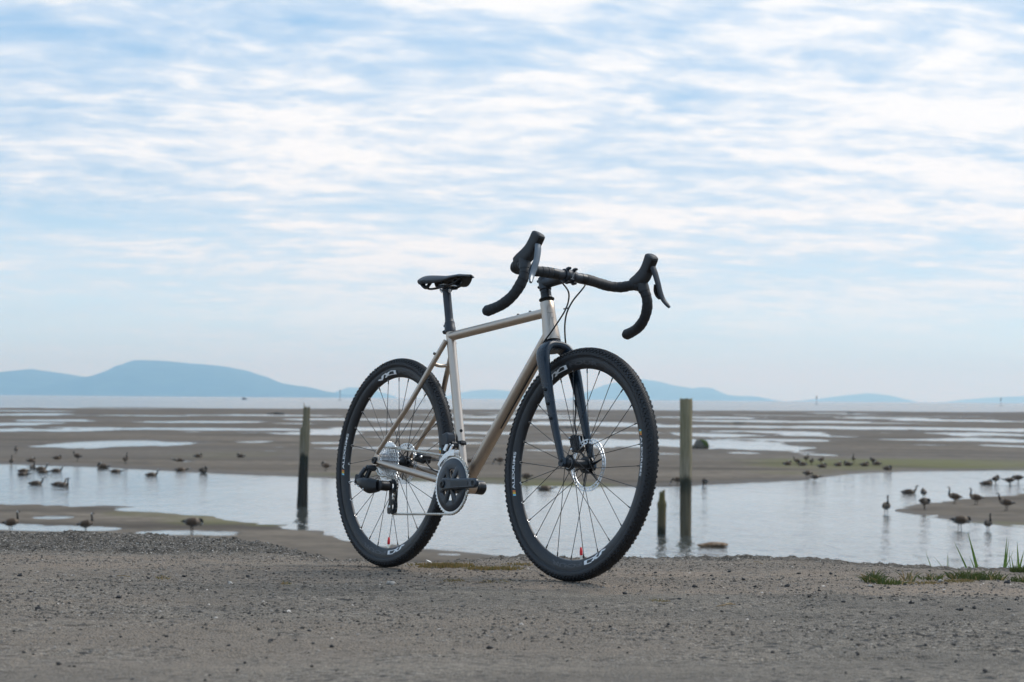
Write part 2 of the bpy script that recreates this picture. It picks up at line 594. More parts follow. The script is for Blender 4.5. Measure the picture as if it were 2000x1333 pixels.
# standing water left on the flat: photo centre, half width, half height (pixels)
POOLS = [(245, 868, 128, 7.0), (190, 875, 18, 2.5), (360, 902, 20, 1.6), (495, 864, 32, 2.0), (545, 874, 14, 1.1), (526, 882, 22, 1.0), (640, 866, 50, 2.4), (648, 876, 46, 2.6),
         (430, 839, 380, 2.6), (80, 841, 130, 3.0), (30, 829, 90, 3.2), (375, 845, 30, 1.8), (630, 847, 90, 3.6), (500, 846, 60, 1.4), (400, 825, 180, 2.8), (140, 822, 130, 2.2),
         (40, 810, 120, 2.4), (250, 812, 150, 1.3), (520, 812, 160, 1.6), (680, 820, 120, 2.2), (560, 828, 70, 1.4), (800, 838, 160, 2.5), (800, 855, 120, 2.4), (780, 876, 80, 2.5), (930, 825, 200, 2.0),
         (960, 846, 90, 3.2), (900, 866, 70, 2.4), (1010, 812, 160, 1.6), (1150, 826, 130, 1.8), (1180, 846, 120, 3.4), (1140, 868, 150, 5.0), (1060, 880, 40, 1.6),
         (1330, 868, 235, 12.0), (1190, 862, 90, 6.0), (1440, 851, 150, 4.0), (1500, 845, 110, 3.0), (1560, 835, 300, 2.4), (1290, 833, 120, 2.2), (1740, 838, 220, 3.0), (1530, 860, 100, 3.4),
         (1560, 862, 70, 2.2), (1450, 885, 40, 2.2), (1310, 887, 50, 1.6), (1600, 889, 38, 2.4), (1570, 884, 26, 1.2), (1470, 823, 110, 2.0), (1620, 824, 60, 2.2), (1720, 817, 90, 1.8), (1850, 822, 150, 2.4),
         (1380, 816, 120, 1.8), (1640, 808, 60, 1.6), (1915, 850, 120, 7.0), (1990, 842, 120, 4.0), (1850, 860, 160, 2.0), (1980, 872, 46, 2.4), (1810, 870, 40, 1.4), (1960, 861, 100, 3.6), (1640, 854, 40, 1.4),
         (105, 1033, 112, 5.5), (10, 1028, 70, 4.0), (105, 1011, 30, 2.6), (365, 1041, 78, 4.2), (430, 1045, 30, 2.0), (-80, 1035, 60, 4)]
# where green weed grows on the mud: centre, half width, half height, strength
ALGAE = [(1830, 907, 300, 9, 1.0), (1620, 913, 140, 8, 0.75), (1080, 949, 110, 6, 0.8), (930, 940, 160, 5, 0.45), (660, 929, 80, 4, 0.35), (430, 1016, 120, 12, 0.7), (300, 1003, 90, 9, 0.4), (520, 1024, 50, 6, 0.6), (1960, 1026, 130, 6, 0.5),
         (1550, 925, 90, 4, 0.4), (440, 890, 120, 8, 0.22), (1900, 960, 90, 4, 0.2)]


def ell(X, Y, lst, warp):
    """soft ellipses on the flat, from photo measures turned to metres on the water level"""
    out = np.full(X.shape, -9.0)
    st = np.zeros(X.shape)
    for e in lst:
        u, v, a, b = e[:4]
        c = at(u, v, z=ZW)
        l, r_ = at(u - a, v, z=ZW), at(u + a, v, z=ZW)
        hx = 0.5 * abs(r_[0] - l[0])
        y0, y1 = at(u, v + b, z=ZW)[1], at(u, v - b, z=ZW)[1]
        hy = 0.5 * abs(y1 - y0)
        cy = 0.5 * (y0 + y1)
        # bearing drift: long streaks follow the photo's slight roll
        q = 1 - ((X - c[0]) / hx) ** 2 - ((Y - cy) / hy) ** 2
        q = q + warp
        out = np.maximum(out, q)
        if len(e) > 4:
            st = np.maximum(st, e[4] * sstep(q, -0.6, 0.8))
    return out, st


def mud_material():
    m = bpy.data.materials.new('wet_mud')
    m.use_nodes = True
    t = NT(m.node_tree)
    P = t.n('ShaderNodeTexCoord').outputs['Object']
    wet = t.n('ShaderNodeAttribute', attribute_name='wet').outputs['Fac']
    alg = t.n('ShaderNodeAttribute', attribute_name='algae').outputs['Fac']
    n1 = t.noise(t.mapping(P, scale=(0.03, 0.10, 1)), 1.0, 6, 0.6)
    n2 = t.noise(t.mapping(P, scale=(1.0, 1.0, 1)), 1.3, 6, 0.65)
    n3 = t.noise(t.mapping(P, scale=(0.35, 1.0, 1)), 0.22, 5, 0.6)
    c = t.mix(t.ramp(n1, 0.3, 0.7), (0.110, 0.088, 0.066), (0.196, 0.159, 0.120))
    c = t.mix(t.math('MULTIPLY', t.ramp(n2, 0.38, 0.62), 0.75), c, (0.094, 0.076, 0.058))
    c = t.mix(t.math('MULTIPLY', t.ramp(n3, 0.50, 0.66), 0.7), c, (0.052, 0.041, 0.030))
    c = t.mix(t.math('MULTIPLY', wet, 0.45), c, (0.066, 0.051, 0.036))
    am = t.math('MULTIPLY', t.math('MULTIPLY', alg, 0.72), t.ramp(t.math('ADD', n2, t.math('MULTIPLY', n3, 0.4)), 0.40, 0.80), clamp=True)
    c = t.mix(am, c, (0.125, 0.125, 0.032))
    rg = t.math('SUBTRACT', 0.92, t.math('MULTIPLY', wet, 0.30))
    b = t.n('ShaderNodeBump', i={'Height': t.noise(P, 3.0, 5, 0.6), 'Strength': 0.5, 'Distance': 0.03})
    p = t.n('ShaderNodeBsdfPrincipled', i={'Base Color': c, 'Roughness': rg, 'Specular IOR Level': 0.12, 'Normal': b.outputs[0]})
    t.n('ShaderNodeOutputMaterial', i={'Surface': p.outputs[0]})
    return m


def mud_fields(X, Y):
    T = X / Y
    w1 = 0.9 * fbm(X * 0.10, Y * 0.05, 4, 41)
    near = sstep(Y, 30, 75)
    yf = np.interp(T, *FAR_BANK) * (1 + 0.010 * fbm(T * 60, T * 0, 3, 51))
    yn = np.interp(T, *NEAR_BANK) * (1 + 0.006 * fbm(T * 70, T * 0 + 4, 3, 52))
    # signed: positive inside the creek, in fractions of distance
    inside = np.minimum((Y - yn) / Y, (yf - Y) / Y)
    # the bar
    bt, bl = np.interp(T, *BAR_TOP), np.interp(T, *BAR_LOW)
    bar = np.minimum((Y - bl) / Y, (bt - Y) / Y) + 0.004 * fbm(X * 0.4, Y * 0.4, 3, 61)
    bar = np.where(T < BAR_TOP[0][0], -0.05, bar)
    creek = np.minimum(inside + 0.004 * fbm(X * 0.5, Y * 0.3, 3, 55), -bar)
    sea = (Y - np.interp(T, *SEA_EDGE) * (1 + 0.05 * fbm(T * 40, T * 0 + 9, 4, 57))) / Y
    pools, _ = ell(X, Y, POOLS, 1.7 * fbm(X * 0.16, Y * 0.055, 5, 71, 0.62))
    # faint films of water between the ripples far out
    lace = fbm(X * 0.018, Y * 0.035, 5, 73)
    lacew = sstep(Y, 150, 260) * (lace - 0.28)
    _, alg = ell(X, Y, ALGAE, 0.8 * fbm(X * 0.25, Y * 0.12, 4, 81))
    dip = np.maximum.reduce([sstep(creek, -0.010, 0.030) * 1.0, sstep(pools, -0.35, 0.35) * 0.62, sstep(sea, -0.05, 0.10) * 1.0, sstep(lacew, -0.10, 0.12) * 0.58])
    z = ZW + np.where(Y < 92, 0.035, 0.075) - 0.15 * dip
    z = z + 0.030 * fbm(X * 0.05, Y * 0.03, 3, 91) * (1 - dip) + 0.010 * fbm(X * 0.8, Y * 0.5, 3, 92)
    z = z + np.where(creek < 0, np.minimum(-creek * 0.3, 0.02), 0) * sstep(-creek, 0, 0.1) * (Y < 90)
    nearp = sstep(pools, -0.8, 0.0) * (Y < 90)
    z = z * (1 - nearp) + (ZW - 0.02) * nearp
    z = z - 0.5 * sstep(creek, 0.02, 0.12) - 0.5 * sstep(sea, 0.05, 0.3)
    wet = np.maximum.reduce([sstep(creek, -0.05, 0.0), sstep(pools, -1.4, 0.0) * 0.9, 0.55 * sstep(lace, -0.1, 0.3)])
    return z, np.clip(wet, 0, 1), alg


def build_flat():
    v = np.concatenate([np.linspace(560, 330, 60)[:-1], np.linspace(330, 14, 620)])     # picture rows below the horizon
    Yr = H_EYE * F / v
    th = np.concatenate([np.linspace(-1.1, -0.27, 40)[:-1], np.linspace(-0.27, 0.27, 620), np.linspace(0.27, 1.1, 40)[1:]])
    Yg, Tg = np.meshgrid(Yr, np.tan(th), indexing='ij')
    X = Yg * Tg
    Z, wet, alg = mud_fields(X, Yg)
    # foot of the bank
    me = grid_mesh('mudflat', X[:, ::1], Yg, Z, mud_material(), {'wet': wet, 'algae': alg})
    tag(link('mudflat', me), kind='structure')


build_flat()


def water_material():
    m = bpy.data.materials.new('rippled_water')
    m.use_nodes = True
    t = NT(m.node_tree)
    P = t.n('ShaderNodeTexCoord').outputs['Object']
    sea = t.ramp(t.n('ShaderNodeSeparateXYZ', i={0: P}).outputs[1], 450.0, 750.0)
    calm = t.ramp(t.noise(t.mapping(P, scale=(0.05, 0.03, 1)), 1.0, 4, 0.55), 0.35, 0.65, 0.35, 1.0)
    a = t.noise(t.mapping(P, scale=(0.8, 1.0, 1), rot=(0, 0, R_(12))), 2.1, 5, 0.55, 0.5)
    b = t.noise(t.mapping(P, scale=(0.6, 1.0, 1), rot=(0, 0, R_(-20))), 0.7, 3, 0.5, 0.3)
    c = t.noise(t.mapping(P, scale=(1.0, 0.30, 1), rot=(0, 0, R_(4))), 1.5, 4, 0.55, 0.4)
    h = t.math('MULTIPLY', calm, t.math('ADD', t.math('MULTIPLY', a, 0.6), t.math('ADD', t.math('MULTIPLY', b, 0.8), t.math('MULTIPLY', c, 2.6))))
    bp = t.n('ShaderNodeBump', i={'Height': h, 'Strength': 1.0, 'Distance': t.math('ADD', 0.060, t.math('MULTIPLY', sea, 0.03))})
    p = t.n('ShaderNodeBsdfPrincipled', i={'Base Color': (0.060, 0.064, 0.058, 1), 'Roughness': t.math('ADD', 0.08, t.math('MULTIPLY', sea, 0.10)), 'IOR': 1.333, 'Specular IOR Level': 0.5, 'Normal': bp.outputs[0]})
    t.n('ShaderNodeOutputMaterial', i={'Surface': p.outputs[0]})
    return m


def build_water():
    xs = np.array([-23500, -4000, -400, 400, 4000, 47500.0])
    ys = np.array([11.0, 80, 400, 3000, 12000, 51000.0])
    X, Y = np.meshgrid(xs, ys)
    tag(link('water', grid_mesh('water', X, Y, np.full(X.shape, ZW), water_material())), kind='structure')


build_water()

# ------------------------------------------------------------------ islands across the water
M_HILL = mat('wooded_hillside', (0.045, 0.065, 0.045), 0.95, var=0.45, scale=0.004, spec=0.05)


def island(dist, prof, depth, seed):
    u = np.array([q[0] for q in prof], float)
    top = np.array([at(q[0], q[1], y=dist)[2] - ZW for q in prof])
    uu = np.linspace(u[0], u[-1], 220)
    hx = np.interp(uu, u, top)
    k = np.hanning(5)
    hx = np.convolve(np.pad(hx, 2, mode='edge'), k / k.sum(), 'valid')
    hx = np.maximum(hx, 0)
    hx[0] = hx[-1] = 0
    s = np.linspace(-1, 1, 41)
    xs = np.array([at(a, 780, y=dist)[0] for a in uu])
    X = np.repeat(xs[None, :], len(s), 0)
    Y = dist + s[:, None] * depth + 0 * X
    prof_s = (1 - np.abs(s) ** 1.6)[:, None]
    Z = hx[None, :] * prof_s
    Z = Z * (1 + 0.30 * (1 - prof_s) * fbm(X / 900 + seed, Y / 650, 4, seed)) + hx[None, :] * 0.045 * fbm(X / 420, Y / 420, 4, seed + 3)
    Z = ZW + np.maximum(Z, 0) - 0.5
    tag(link('island', grid_mesh('island', X, Y, Z, M_HILL)), kind='structure')


island(28500, [(-420, 771), (-300, 750), (-180, 736), (-90, 733), (0, 727), (60, 721), (110, 728), (165, 737), (200, 740), (240, 752), (300, 762), (380, 771)], 2900, 1)
island(27500, [(90, 771), (130, 750), (175, 737), (205, 732), (238, 718), (252, 709), (266, 705), (300, 706), (330, 707), (370, 711), (425, 714), (450, 718), (480, 724), (520, 737),
               (545, 748), (575, 753), (600, 756), (630, 764), (660, 769), (700, 774)], 3300, 2)
island(39000, [(635, 775), (660, 764), (680, 757), (705, 758), (735, 764), (770, 774)], 1200, 3)
island(44000, [(860, 779), (890, 769), (925, 763), (960, 761), (985, 763), (1020, 768), (1050, 778)], 1200, 4)
island(39000, [(1110, 781), (1140, 768), (1180, 752), (1215, 744), (1255, 741), (1290, 747), (1320, 754), (1350, 759), (1368, 757), (1385, 758), (1396, 763), (1410, 771), (1440, 774), (1468, 774), (1490, 782)], 3300, 5)
island(44000, [(1560, 783), (1600, 779), (1640, 774), (1695, 768), (1735, 772), (1775, 782)], 1100, 6)
island(47000, [(1850, 786), (1890, 780), (1950, 776), (2000, 774), (2100, 770), (2250, 778), (2350, 789)], 1300, 7)


def build_haze():
    x, y0, y1, z0, z1 = 48000, -600, 51500, ZW - 1.5, 640
    v = [(-x, y0, z0), (x, y0, z0), (x, y1, z0), (-x, y1, z0), (-x, y0, z1), (x, y0, z1), (x, y1, z1), (-x, y1, z1)]
    f = [(0, 3, 2, 1), (4, 5, 6, 7), (0, 1, 5, 4), (1, 2, 6, 5), (2, 3, 7, 6), (3, 0, 4, 7)]
    m = bpy.data.materials.new('sea_haze')
    m.use_nodes = True
    t = NT(m.node_tree)
    vol = t.n('ShaderNodeVolumePrincipled', i={'Color': (0.34, 0.66, 1.0, 1), 'Absorption Color': (1, 1, 1, 1), 'Density': HAZE, 'Anisotropy': 0.35})
    t.n('ShaderNodeOutputMaterial', i={'Volume': vol.outputs[0]})
    me = bpy.data.meshes.new('haze')
    me.from_pydata(v, [], f)
    me.materials.append(m)
    tag(link('haze', me), kind='stuff')


HAZE = 0.000069
build_haze()

# ------------------------------------------------------------------ the bicycle
# bicycle space: x forward, y to the rider's left, z up; rear tyre touches the ground at the origin
BM = rotm((0, 0, 1), -0.962927) @ rotm((0, 1, 0), -0.0225488) @ rotm((1, 0, 0), -0.0932888)
WR, WB = 0.351, 1.03915                       # wheel radius, wheelbase
HA = R_(71.5)
S_AX = np.array([-math.cos(HA), 0, math.sin(HA)])
S_P0 = np.array([WB, 0, WR]) - 0.05 * np.array([math.sin(HA), 0, math.cos(HA)])
S_M = rotm(S_AX, 0.0401606)


def st(P):
    """turn with the steering"""
    return (np.asarray(P) - S_P0) @ S_M.T + S_P0


def ax_at(z):
    """point of the steering axis at height z"""
    return S_P0 + S_AX * ((z - S_P0[2]) / S_AX[2])


M_TI = mat('brushed_titanium', (0.55, 0.465, 0.39), 0.40, 1.0, var=0.02, scale=30, rvar=0.04)
M_TI2 = mat('polished_titanium', (0.62, 0.56, 0.51), 0.16, 1.0, var=0.05, scale=60)
M_ETCH = mat('etched_mark', (0.16, 0.14, 0.125), 0.5, 0.8)
M_RUB = mat('tyre_rubber', (0.023, 0.024, 0.027), 0.56, var=0.2, scale=25, bump=0.25, bscale=500, spec=0.4)
M_TREAD = mat('tread_rubber', (0.013, 0.013, 0.014), 0.52, var=0.4, scale=60, spec=0.45)
M_RIM = mat('anodised_rim', (0.021, 0.022, 0.025), 0.38, 0.2, var=0.15)
M_NAVY = mat('navy_fork_paint', (0.008, 0.018, 0.031), 0.26, 0.0, var=0.05, coat=0.15, spec=0.35)
M_BLK = mat('black_alloy', (0.016, 0.017, 0.019), 0.34, 0.3, var=0.15)
M_MATTE = mat('matt_black_alloy', (0.030, 0.034, 0.041), 0.42, 0.25, var=0.12)
M_GREY = mat('slate_crank', (0.026, 0.034, 0.045), 0.32, 0.3, var=0.1, coat=0.15)
M_DKGREY = mat('dark_crank', (0.018, 0.023, 0.029), 0.35, 0.3, var=0.1)
M_SIL = mat('nickel_steel', (0.80, 0.80, 0.80), 0.32, 0.85, var=0.12, scale=90)
M_CHAIN = mat('chain_steel', (0.50, 0.48, 0.44), 0.30, 1.0, var=0.25, scale=300)
M_ROTOR = mat('brake_steel', (0.78, 0.80, 0.82), 0.36, 0.8, var=0.08, scale=120)
M_SPOKE = mat('black_spoke', (0.020, 0.020, 0.022), 0.35, 0.5)
M_TAPE = mat('bar_tape', (0.024, 0.025, 0.027), 0.58, var=0.25, scale=350, bump=0.6, bscale=420, spec=0.35)
M_HOOD = mat('rubber_hood', (0.040, 0.042, 0.045), 0.56, var=0.12, scale=80, bump=0.15, bscale=700, spec=0.35)
M_LEVER = mat('lever_alloy', (0.16, 0.175, 0.19), 0.32, 0.7, var=0.1)
M_SADD = mat('saddle_cover', (0.028, 0.029, 0.032), 0.46, var=0.15, scale=120, bump=0.2, bscale=900)
M_SHELL = mat('saddle_base', (0.012, 0.012, 0.013), 0.45)
M_HOSE = mat('black_hose', (0.012, 0.012, 0.013), 0.45)
M_WHITE = mat('white_print', (0.80, 0.80, 0.80), 0.5, var=0.03)
M_GPRINT = mat('grey_print', (0.17, 0.175, 0.185), 0.5, var=0.05)
M_RED = mat('red_cap', (0.72, 0.012, 0.020), 0.40, var=0.05)
M_YEL = mat('yellow_print', (0.80, 0.52, 0.06), 0.5)
M_ORG = mat('orange_print', (0.75, 0.22, 0.05), 0.5)
M_CYAN = mat('pale_blue_print', (0.25, 0.60, 0.75), 0.5)
M_BRASS = mat('valve_brass', (0.65, 0.60, 0.50), 0.3, 1.0)

bike = bpy.data.objects.new('bicycle', None)
COL.objects.link(bike)
bike.matrix_world = Matrix([list(BM[i]) + [BIKE_T[i]] for i in range(3)] + [[0, 0, 0, 1]])
tag(bike, 'bare titanium drop-bar gravel bicycle with navy fork standing at the edge of the asphalt', 'bicycle')
Y3 = np.array([0, 1.0, 0])


def seg(a, b, n=2):
    return np.linspace(np.asarray(a, float), np.asarray(b, float), n)


def bolt(parent, p, d, r=0.005, h=0.005, m=None, name='bolt', steer=False):
    b = MB().lathe([(-0.002, r), (h * 0.7, r), (h, r * 0.75), (h, r * 0.42), (h * 0.45, r * 0.40)], p, d, 12)
    if steer:
        b.xf(st)
    return b.build(name, m or M_BLK, parent)


# --- frame
BB = np.array([0.440, 0, 0.277])
ST_TOP = np.array([0.286, 0, 0.788])
ht_lo, ht_hi = ax_at(0.724), ax_at(0.852)
MB().tube(seg(BB, ST_TOP, 8), 0.0150, 28).build('seat_tube', M_TI, bike)
MB().tube(seg((0.293, 0, 0.763), ax_at(0.817), 8), 0.0148, 28).build('top_tube', M_TI, bike)
dt = MB().tube(seg(BB, ax_at(0.752), 10), 0.0205, 32).build('down_tube', M_TI, bike)
MB().lathe([(0, 0.0245), (0.002, 0.0272), (0.012, 0.0272), (0.040, 0.0252), (0.070, 0.0228), (0.100, 0.0220), (0.1275, 0.0220), (0.1290, 0.0212), (0.1290, 0.017)], ht_lo, S_AX, 40).build('head_tube', M_TI, bike)
MB().lathe([(-0.036, 0.0205), (-0.034, 0.0225), (0.034, 0.0225), (0.036, 0.0205)], BB, Y3, 32).build('bottom_bracket_shell', M_TI, bike)
for s in (-1, 1):
    ss = spline([(0.291, s * 0.016, 0.747), (0.2255, s * 0.038, 0.6385), (0.160, s * 0.0600, 0.530), (0.081, s * 0.0632, 0.4535), (0.002, s * 0.0660, 0.377)], 7)
    MB().tube(ss, np.interp(np.linspace(0, 1, len(ss)), [0, 0.6, 1], [0.0088, 0.0086, 0.0072]), 18).build('seat_stay', M_TI, bike)
    cs = spline([(0.004, s * 0.0665, 0.347), (0.11, s * 0.064, 0.331), (0.22, s * 0.056, 0.314), (0.32, s * 0.043, 0.297), (0.425, s * 0.026, 0.279)], 6)
    MB().tube(cs, np.interp(np.linspace(0, 1, len(cs)), [0, 0.25, 1], [0.0080, 0.0105, 0.0118]), 18).build('chain_stay', M_TI, bike)
    d = MB()
    d.prism([(-0.018, -0.014), (-0.010, -0.022), (0.006, -0.020), (0.016, -0.008), (0.014, 0.010), (0.002, 0.026), (-0.008, 0.024), (-0.017, 0.008)], (0, s * 0.066 - 0.004, WR), (1, 0, 0), (0, 0, 1), (0, 1, 0), 0.008, 0.0015)
    d.build('dropout', M_TI, bike)
    b = MB().lathe([(0, 0.0120), (0.007, 0.0120), (0.010, 0.0100), (0.010, 0.0048), (0.004, 0.0042)], (0, s * 0.070, WR), (0, s, 0), 24)
    b.build('axle_end', M_BLK, bike)
    bolt(bike, (0.257, s * 0.033, 0.704), (-0.5, -0.85, 0.3) if s < 0 else (-0.5, 0.85, 0.3), 0.0045, 0.006, M_ETCH)
br = spline([(0.246, -0.031, 0.673), (0.241, 0, 0.669), (0.246, 0.031, 0.673)], 6)
MB().tube(br, 0.0062, 14).build('stay_bridge', M_TI, bike)
for z in (0.452, 0.396 + 0.02):
    x = BB[0] + (ST_TOP[0] - BB[0]) * (z - BB[2]) / (ST_TOP[2] - BB[2])
    bolt(bike, (x + 0.0135, -0.004, z + 0.002), (0.95, -0.1, 0.28), 0.0050, 0.004)
for f in (0.70, 0.82):
    p_ = np.array([0.293, 0, 0.763]) * (1 - f) + ax_at(0.817) * f
    bolt(bike, p_ + np.array([0, 0, 0.0138]), (0, 0, 1), 0.0045, 0.005, M_ETCH)
# thin dark line run along the lower front of the down tube
dd = unit(ax_at(0.752) - BB)
dn = unit(np.cross(dd, Y3))
dn = dn if dn[0] > 0 else -dn
MB().tube([BB + dd * 0.26 + dn * 0.0200 - Y3 * 0.004, BB + dd * 0.56 + dn * 0.0200 - Y3 * 0.004], 0.0024, 8).build('down_tube_line', M_HOSE, bike)
# etched and polished marks on the tubes (lettering too faint to read in the picture)
g = MB()
side = unit(-Y3 * 0.80 - dn * 0.6)
up_ = np.cross(dd, side)
for k in range(9):
    a0 = BB + dd * (0.245 + 0.030 * k)
    for q, (l, h) in enumerate(((0.004, 0.020), (0.012, 0.004), (0.004, 0.013))):
        an = [-0.25, 0.0, 0.22][q] + 0.08 * math.sin(k * 2.3 + q)
        c = a0 + dd * [0.0, 0.008, 0.015][q]
        rr = []
        for e in np.linspace(-h / 2, h / 2, 5):
            th = an + e / 0.0205
            nrm = side * math.cos(th) + up_ * math.sin(th)
            ctr = c + nrm * 0.02075
            rr.append([ctr - dd * l / 2, ctr + dd * l / 2])
        v = np.array(rr).reshape(-1, 3)
        g.add(v, [(2 * i, 2 * i + 1, 2 * i + 3, 2 * i + 2) for i in range(4)])
g.build('frame_lettering', M_TI2, bike)
tag(bpy.data.objects['frame_lettering'], label='row of polished lettering along the down tube', kind='stuff')
g = MB()
fwd = unit(np.array([math.sin(HA), 0, math.cos(HA)]))
for (a0, h0, a1, h1) in ((-0.45, 0.088, 0.30, 0.088), (-0.10, 0.088, -0.42, 0.045), (-0.10, 0.088, 0.0, 0.066), (0.10, 0.072, 0.42, 0.072), (0.16, 0.072, 0.10, 0.050), (0.10, 0.050, 0.25, 0.030)):
    q = []
    for f in np.linspace(0, 1, 6):
        a, h = a0 + (a1 - a0) * f, h0 + (h1 - h0) * f
        nrm = fwd * math.cos(a - 0.35) - Y3 * math.sin(0.35 - a) * 1.0
        q.append(ht_lo + S_AX * h + nrm * (np.interp(h, [0.04, 0.07, 0.1], [0.0252, 0.0228, 0.0220]) + 0.0001))
    g.tube(q, 0.0005, 6)
g.build('head_badge', M_ETCH, bike)
tag(bpy.data.objects['head_badge'], label='fine engraved line emblem on the head tube', kind='stuff')
# seat clamp, seatpost
sd = unit(ST_TOP - BB)
MB().lathe([(-0.012, 0.0158), (-0.012, 0.0182), (0.004, 0.0184), (0.006, 0.0172), (0.022, 0.0168), (0.024, 0.0150), (0.034, 0.0142)], ST_TOP, sd, 32).build('seat_clamp', M_MATTE, bike)
back_ = unit(np.cross(Y3, sd))
back_ = back_ if back_[0] < 0 else -back_
sc = bpy.data.objects['seat_clamp']
MB().box(ST_TOP + back_ * 0.021 - sd * 0.004, (0.012, 0.022, 0.013), np.stack([back_, Y3, sd], 1), 0.002).build('clamp_lug', M_MATTE, sc)
MB().box(ST_TOP + back_ * 0.019 + sd * 0.017, (0.009, 0.018, 0.009), np.stack([back_, Y3, sd], 1), 0.002).build('clamp_lug', M_MATTE, sc)
bolt(sc, ST_TOP + back_ * 0.022 - sd * 0.004 - Y3 * 0.010, -Y3, 0.004, 0.005)
SP_TOP = ST_TOP + sd * 0.140
MB().tube(seg(ST_TOP - sd * 0.03, SP_TOP, 4), 0.0137, 28).build('seatpost', M_MATTE, bike)

# --- saddle
def saddle():
    root = bpy.data.objects.new('saddle', None)
    COL.objects.link(root)
    root.parent = bike
    n, m = 48, 33
    xs = np.linspace(0, 1, n)
    x0, x1 = 0.142, 0.386

    def half(t):
        return np.interp(t, [0, 0.02, 0.06, 0.14, 0.25, 0.40, 0.55, 0.72, 0.9, 0.965, 0.99, 1], [0.022, 0.042, 0.058, 0.0705, 0.0715, 0.055, 0.037, 0.027, 0.0225, 0.0185, 0.012, 0.004])

    def surf(off):
        V = np.zeros((n, m, 3))
        for i, t in enumerate(xs):
            w = half(t)
            top = 0.9585 + 0.0140 * (1 - t) ** 2 * 0.6 + np.interp(t, [0, 0.2, 0.5, 0.8, 1], [0.004, 0.005, 0.0035, 0.008, 0.003])
            for j, q in enumerate(np.linspace(-1, 1, m)):
                dr = np.interp(t, [0, 0.2, 0.45, 0.7, 1], [0.020, 0.025, 0.019, 0.009, 0.005])
                ch = 0.005 * math.exp(-(q * w / 0.009) ** 2) * np.interp(t, [0, 0.15, 0.8, 1], [0.2, 1, 1, 0])
                zz = top - dr * abs(q) ** 2.6 - ch
                V[i, j] = (x0 + (x1 - x0) * t, q * w, zz)
        if off:
            V[:, :, 1] *= 0.93
            V[:, :, 0] = x0 + 0.004 + (V[:, :, 0] - x0) * ((x1 - x0 - 0.010) / (x1 - x0))
            edge = np.abs(np.linspace(-1, 1, m)) ** 3
            V[:, :, 2] -= np.interp(xs, [0, 0.3, 0.6, 1], [0.014, 0.012, 0.0075, 0.005])[:, None]
        return V
    A, Bq = surf(False), surf(True)
    i = np.arange(n * m).reshape(n, m)
    f = [(i[a, b], i[a + 1, b], i[a + 1, b + 1], i[a, b + 1]) for a in range(n - 1) for b in range(m - 1)]
    cov = MB()
    # cover wraps down over the edge
    rim = np.concatenate([A[0, :], A[1:, -1], A[-1, -2::-1], A[-2:0:-1, 0]])
    low = rim.copy()
    cen = np.array([0.26, 0, 0])
    low[:, 2] -= np.interp((low[:, 0] - x0) / (x1 - x0), [0, 0.3, 0.6, 1], [0.013, 0.011, 0.0065, 0.004])
    d2 = low[:, :2] - np.stack([np.clip(low[:, 0], 0.19, 0.375), 0 * low[:, 1]], 1)
    low[:, :2] -= d2 * 0.06
    cov.add(A.reshape(-1, 3), f)
    k = len(rim)
    mid = 0.5 * (rim + low) + d2_out(d2) * 0.0022
    cov.rings([rim, mid, low], False, False)
    cov.build('saddle_cover', M_SADD, root, smooth=50)
    b = MB()
    b.add(Bq.reshape(-1, 3), [q[::-1] for q in f])
    b.build('saddle_base', M_SHELL, root, smooth=50)
    rails = []
    for s in (-1, 1):
        path = spline([(0.160, s * 0.034, 0.948), (0.170, s * 0.036, 0.932), (0.190, s * 0.031, 0.9215), (0.225, s * 0.0225, 0.9230), (0.280, s * 0.0215, 0.9285), (0.312, s * 0.017, 0.9345), (0.334, s * 0.012, 0.946), (0.345, s * 0.010, 0.954)], 7)
        MB().tube(path, 0.0037, 12).build('rail', M_BLK, root)
        MB().tube(spline([(0.168, s * 0.056, 0.944), (0.186, s * 0.042, 0.925), (0.205, s * 0.034, 0.945)], 6), (0.004, 0.0065), 10).build('wing_strut', M_SHELL, root)
    MB().tube(spline([(0.372, 0, 0.955), (0.363, 0, 0.938), (0.345, 0, 0.927), (0.320, 0, 0.931), (0.306, 0, 0.948)], 6), [(0.016, 0.0035)] * 25, 12, ref=(0, 0, 1)).build('nose_bridge', M_SHELL, root)
    # clamp head of the post
    c = SP_TOP
    h = MB().ball(c + np.array([0.004, 0, -0.004]), (0.019, 0.016, 0.011))
    h.build('post_head', M_MATTE, root)
    for s in (-1, 1):
        MB().box((0.252, s * 0.0222, 0.9265), (0.040, 0.012, 0.010), None, 0.003).build('rail_clamp', M_MATTE, root)
    MB().box((0.250, 0, 0.9330), (0.034, 0.050, 0.006), rotm((0, 1, 0), -0.08), 0.002).build('clamp_plate', M_SIL, root)
    bolt(root, (0.273, -0.004, 0.912), (0.5, -0.4, 0.75), 0.0042, 0.010, M_SIL)
    bolt(root, (0.226, -0.004, 0.914), (-0.5, -0.4, 0.75), 0.0042, 0.010, M_SIL)


def d2_out(d2):
    q = np.zeros((len(d2), 3))
    q[:, :2] = d2 / (np.linalg.norm(d2, axis=1)[:, None] + 1e-6)
    return q


saddle()

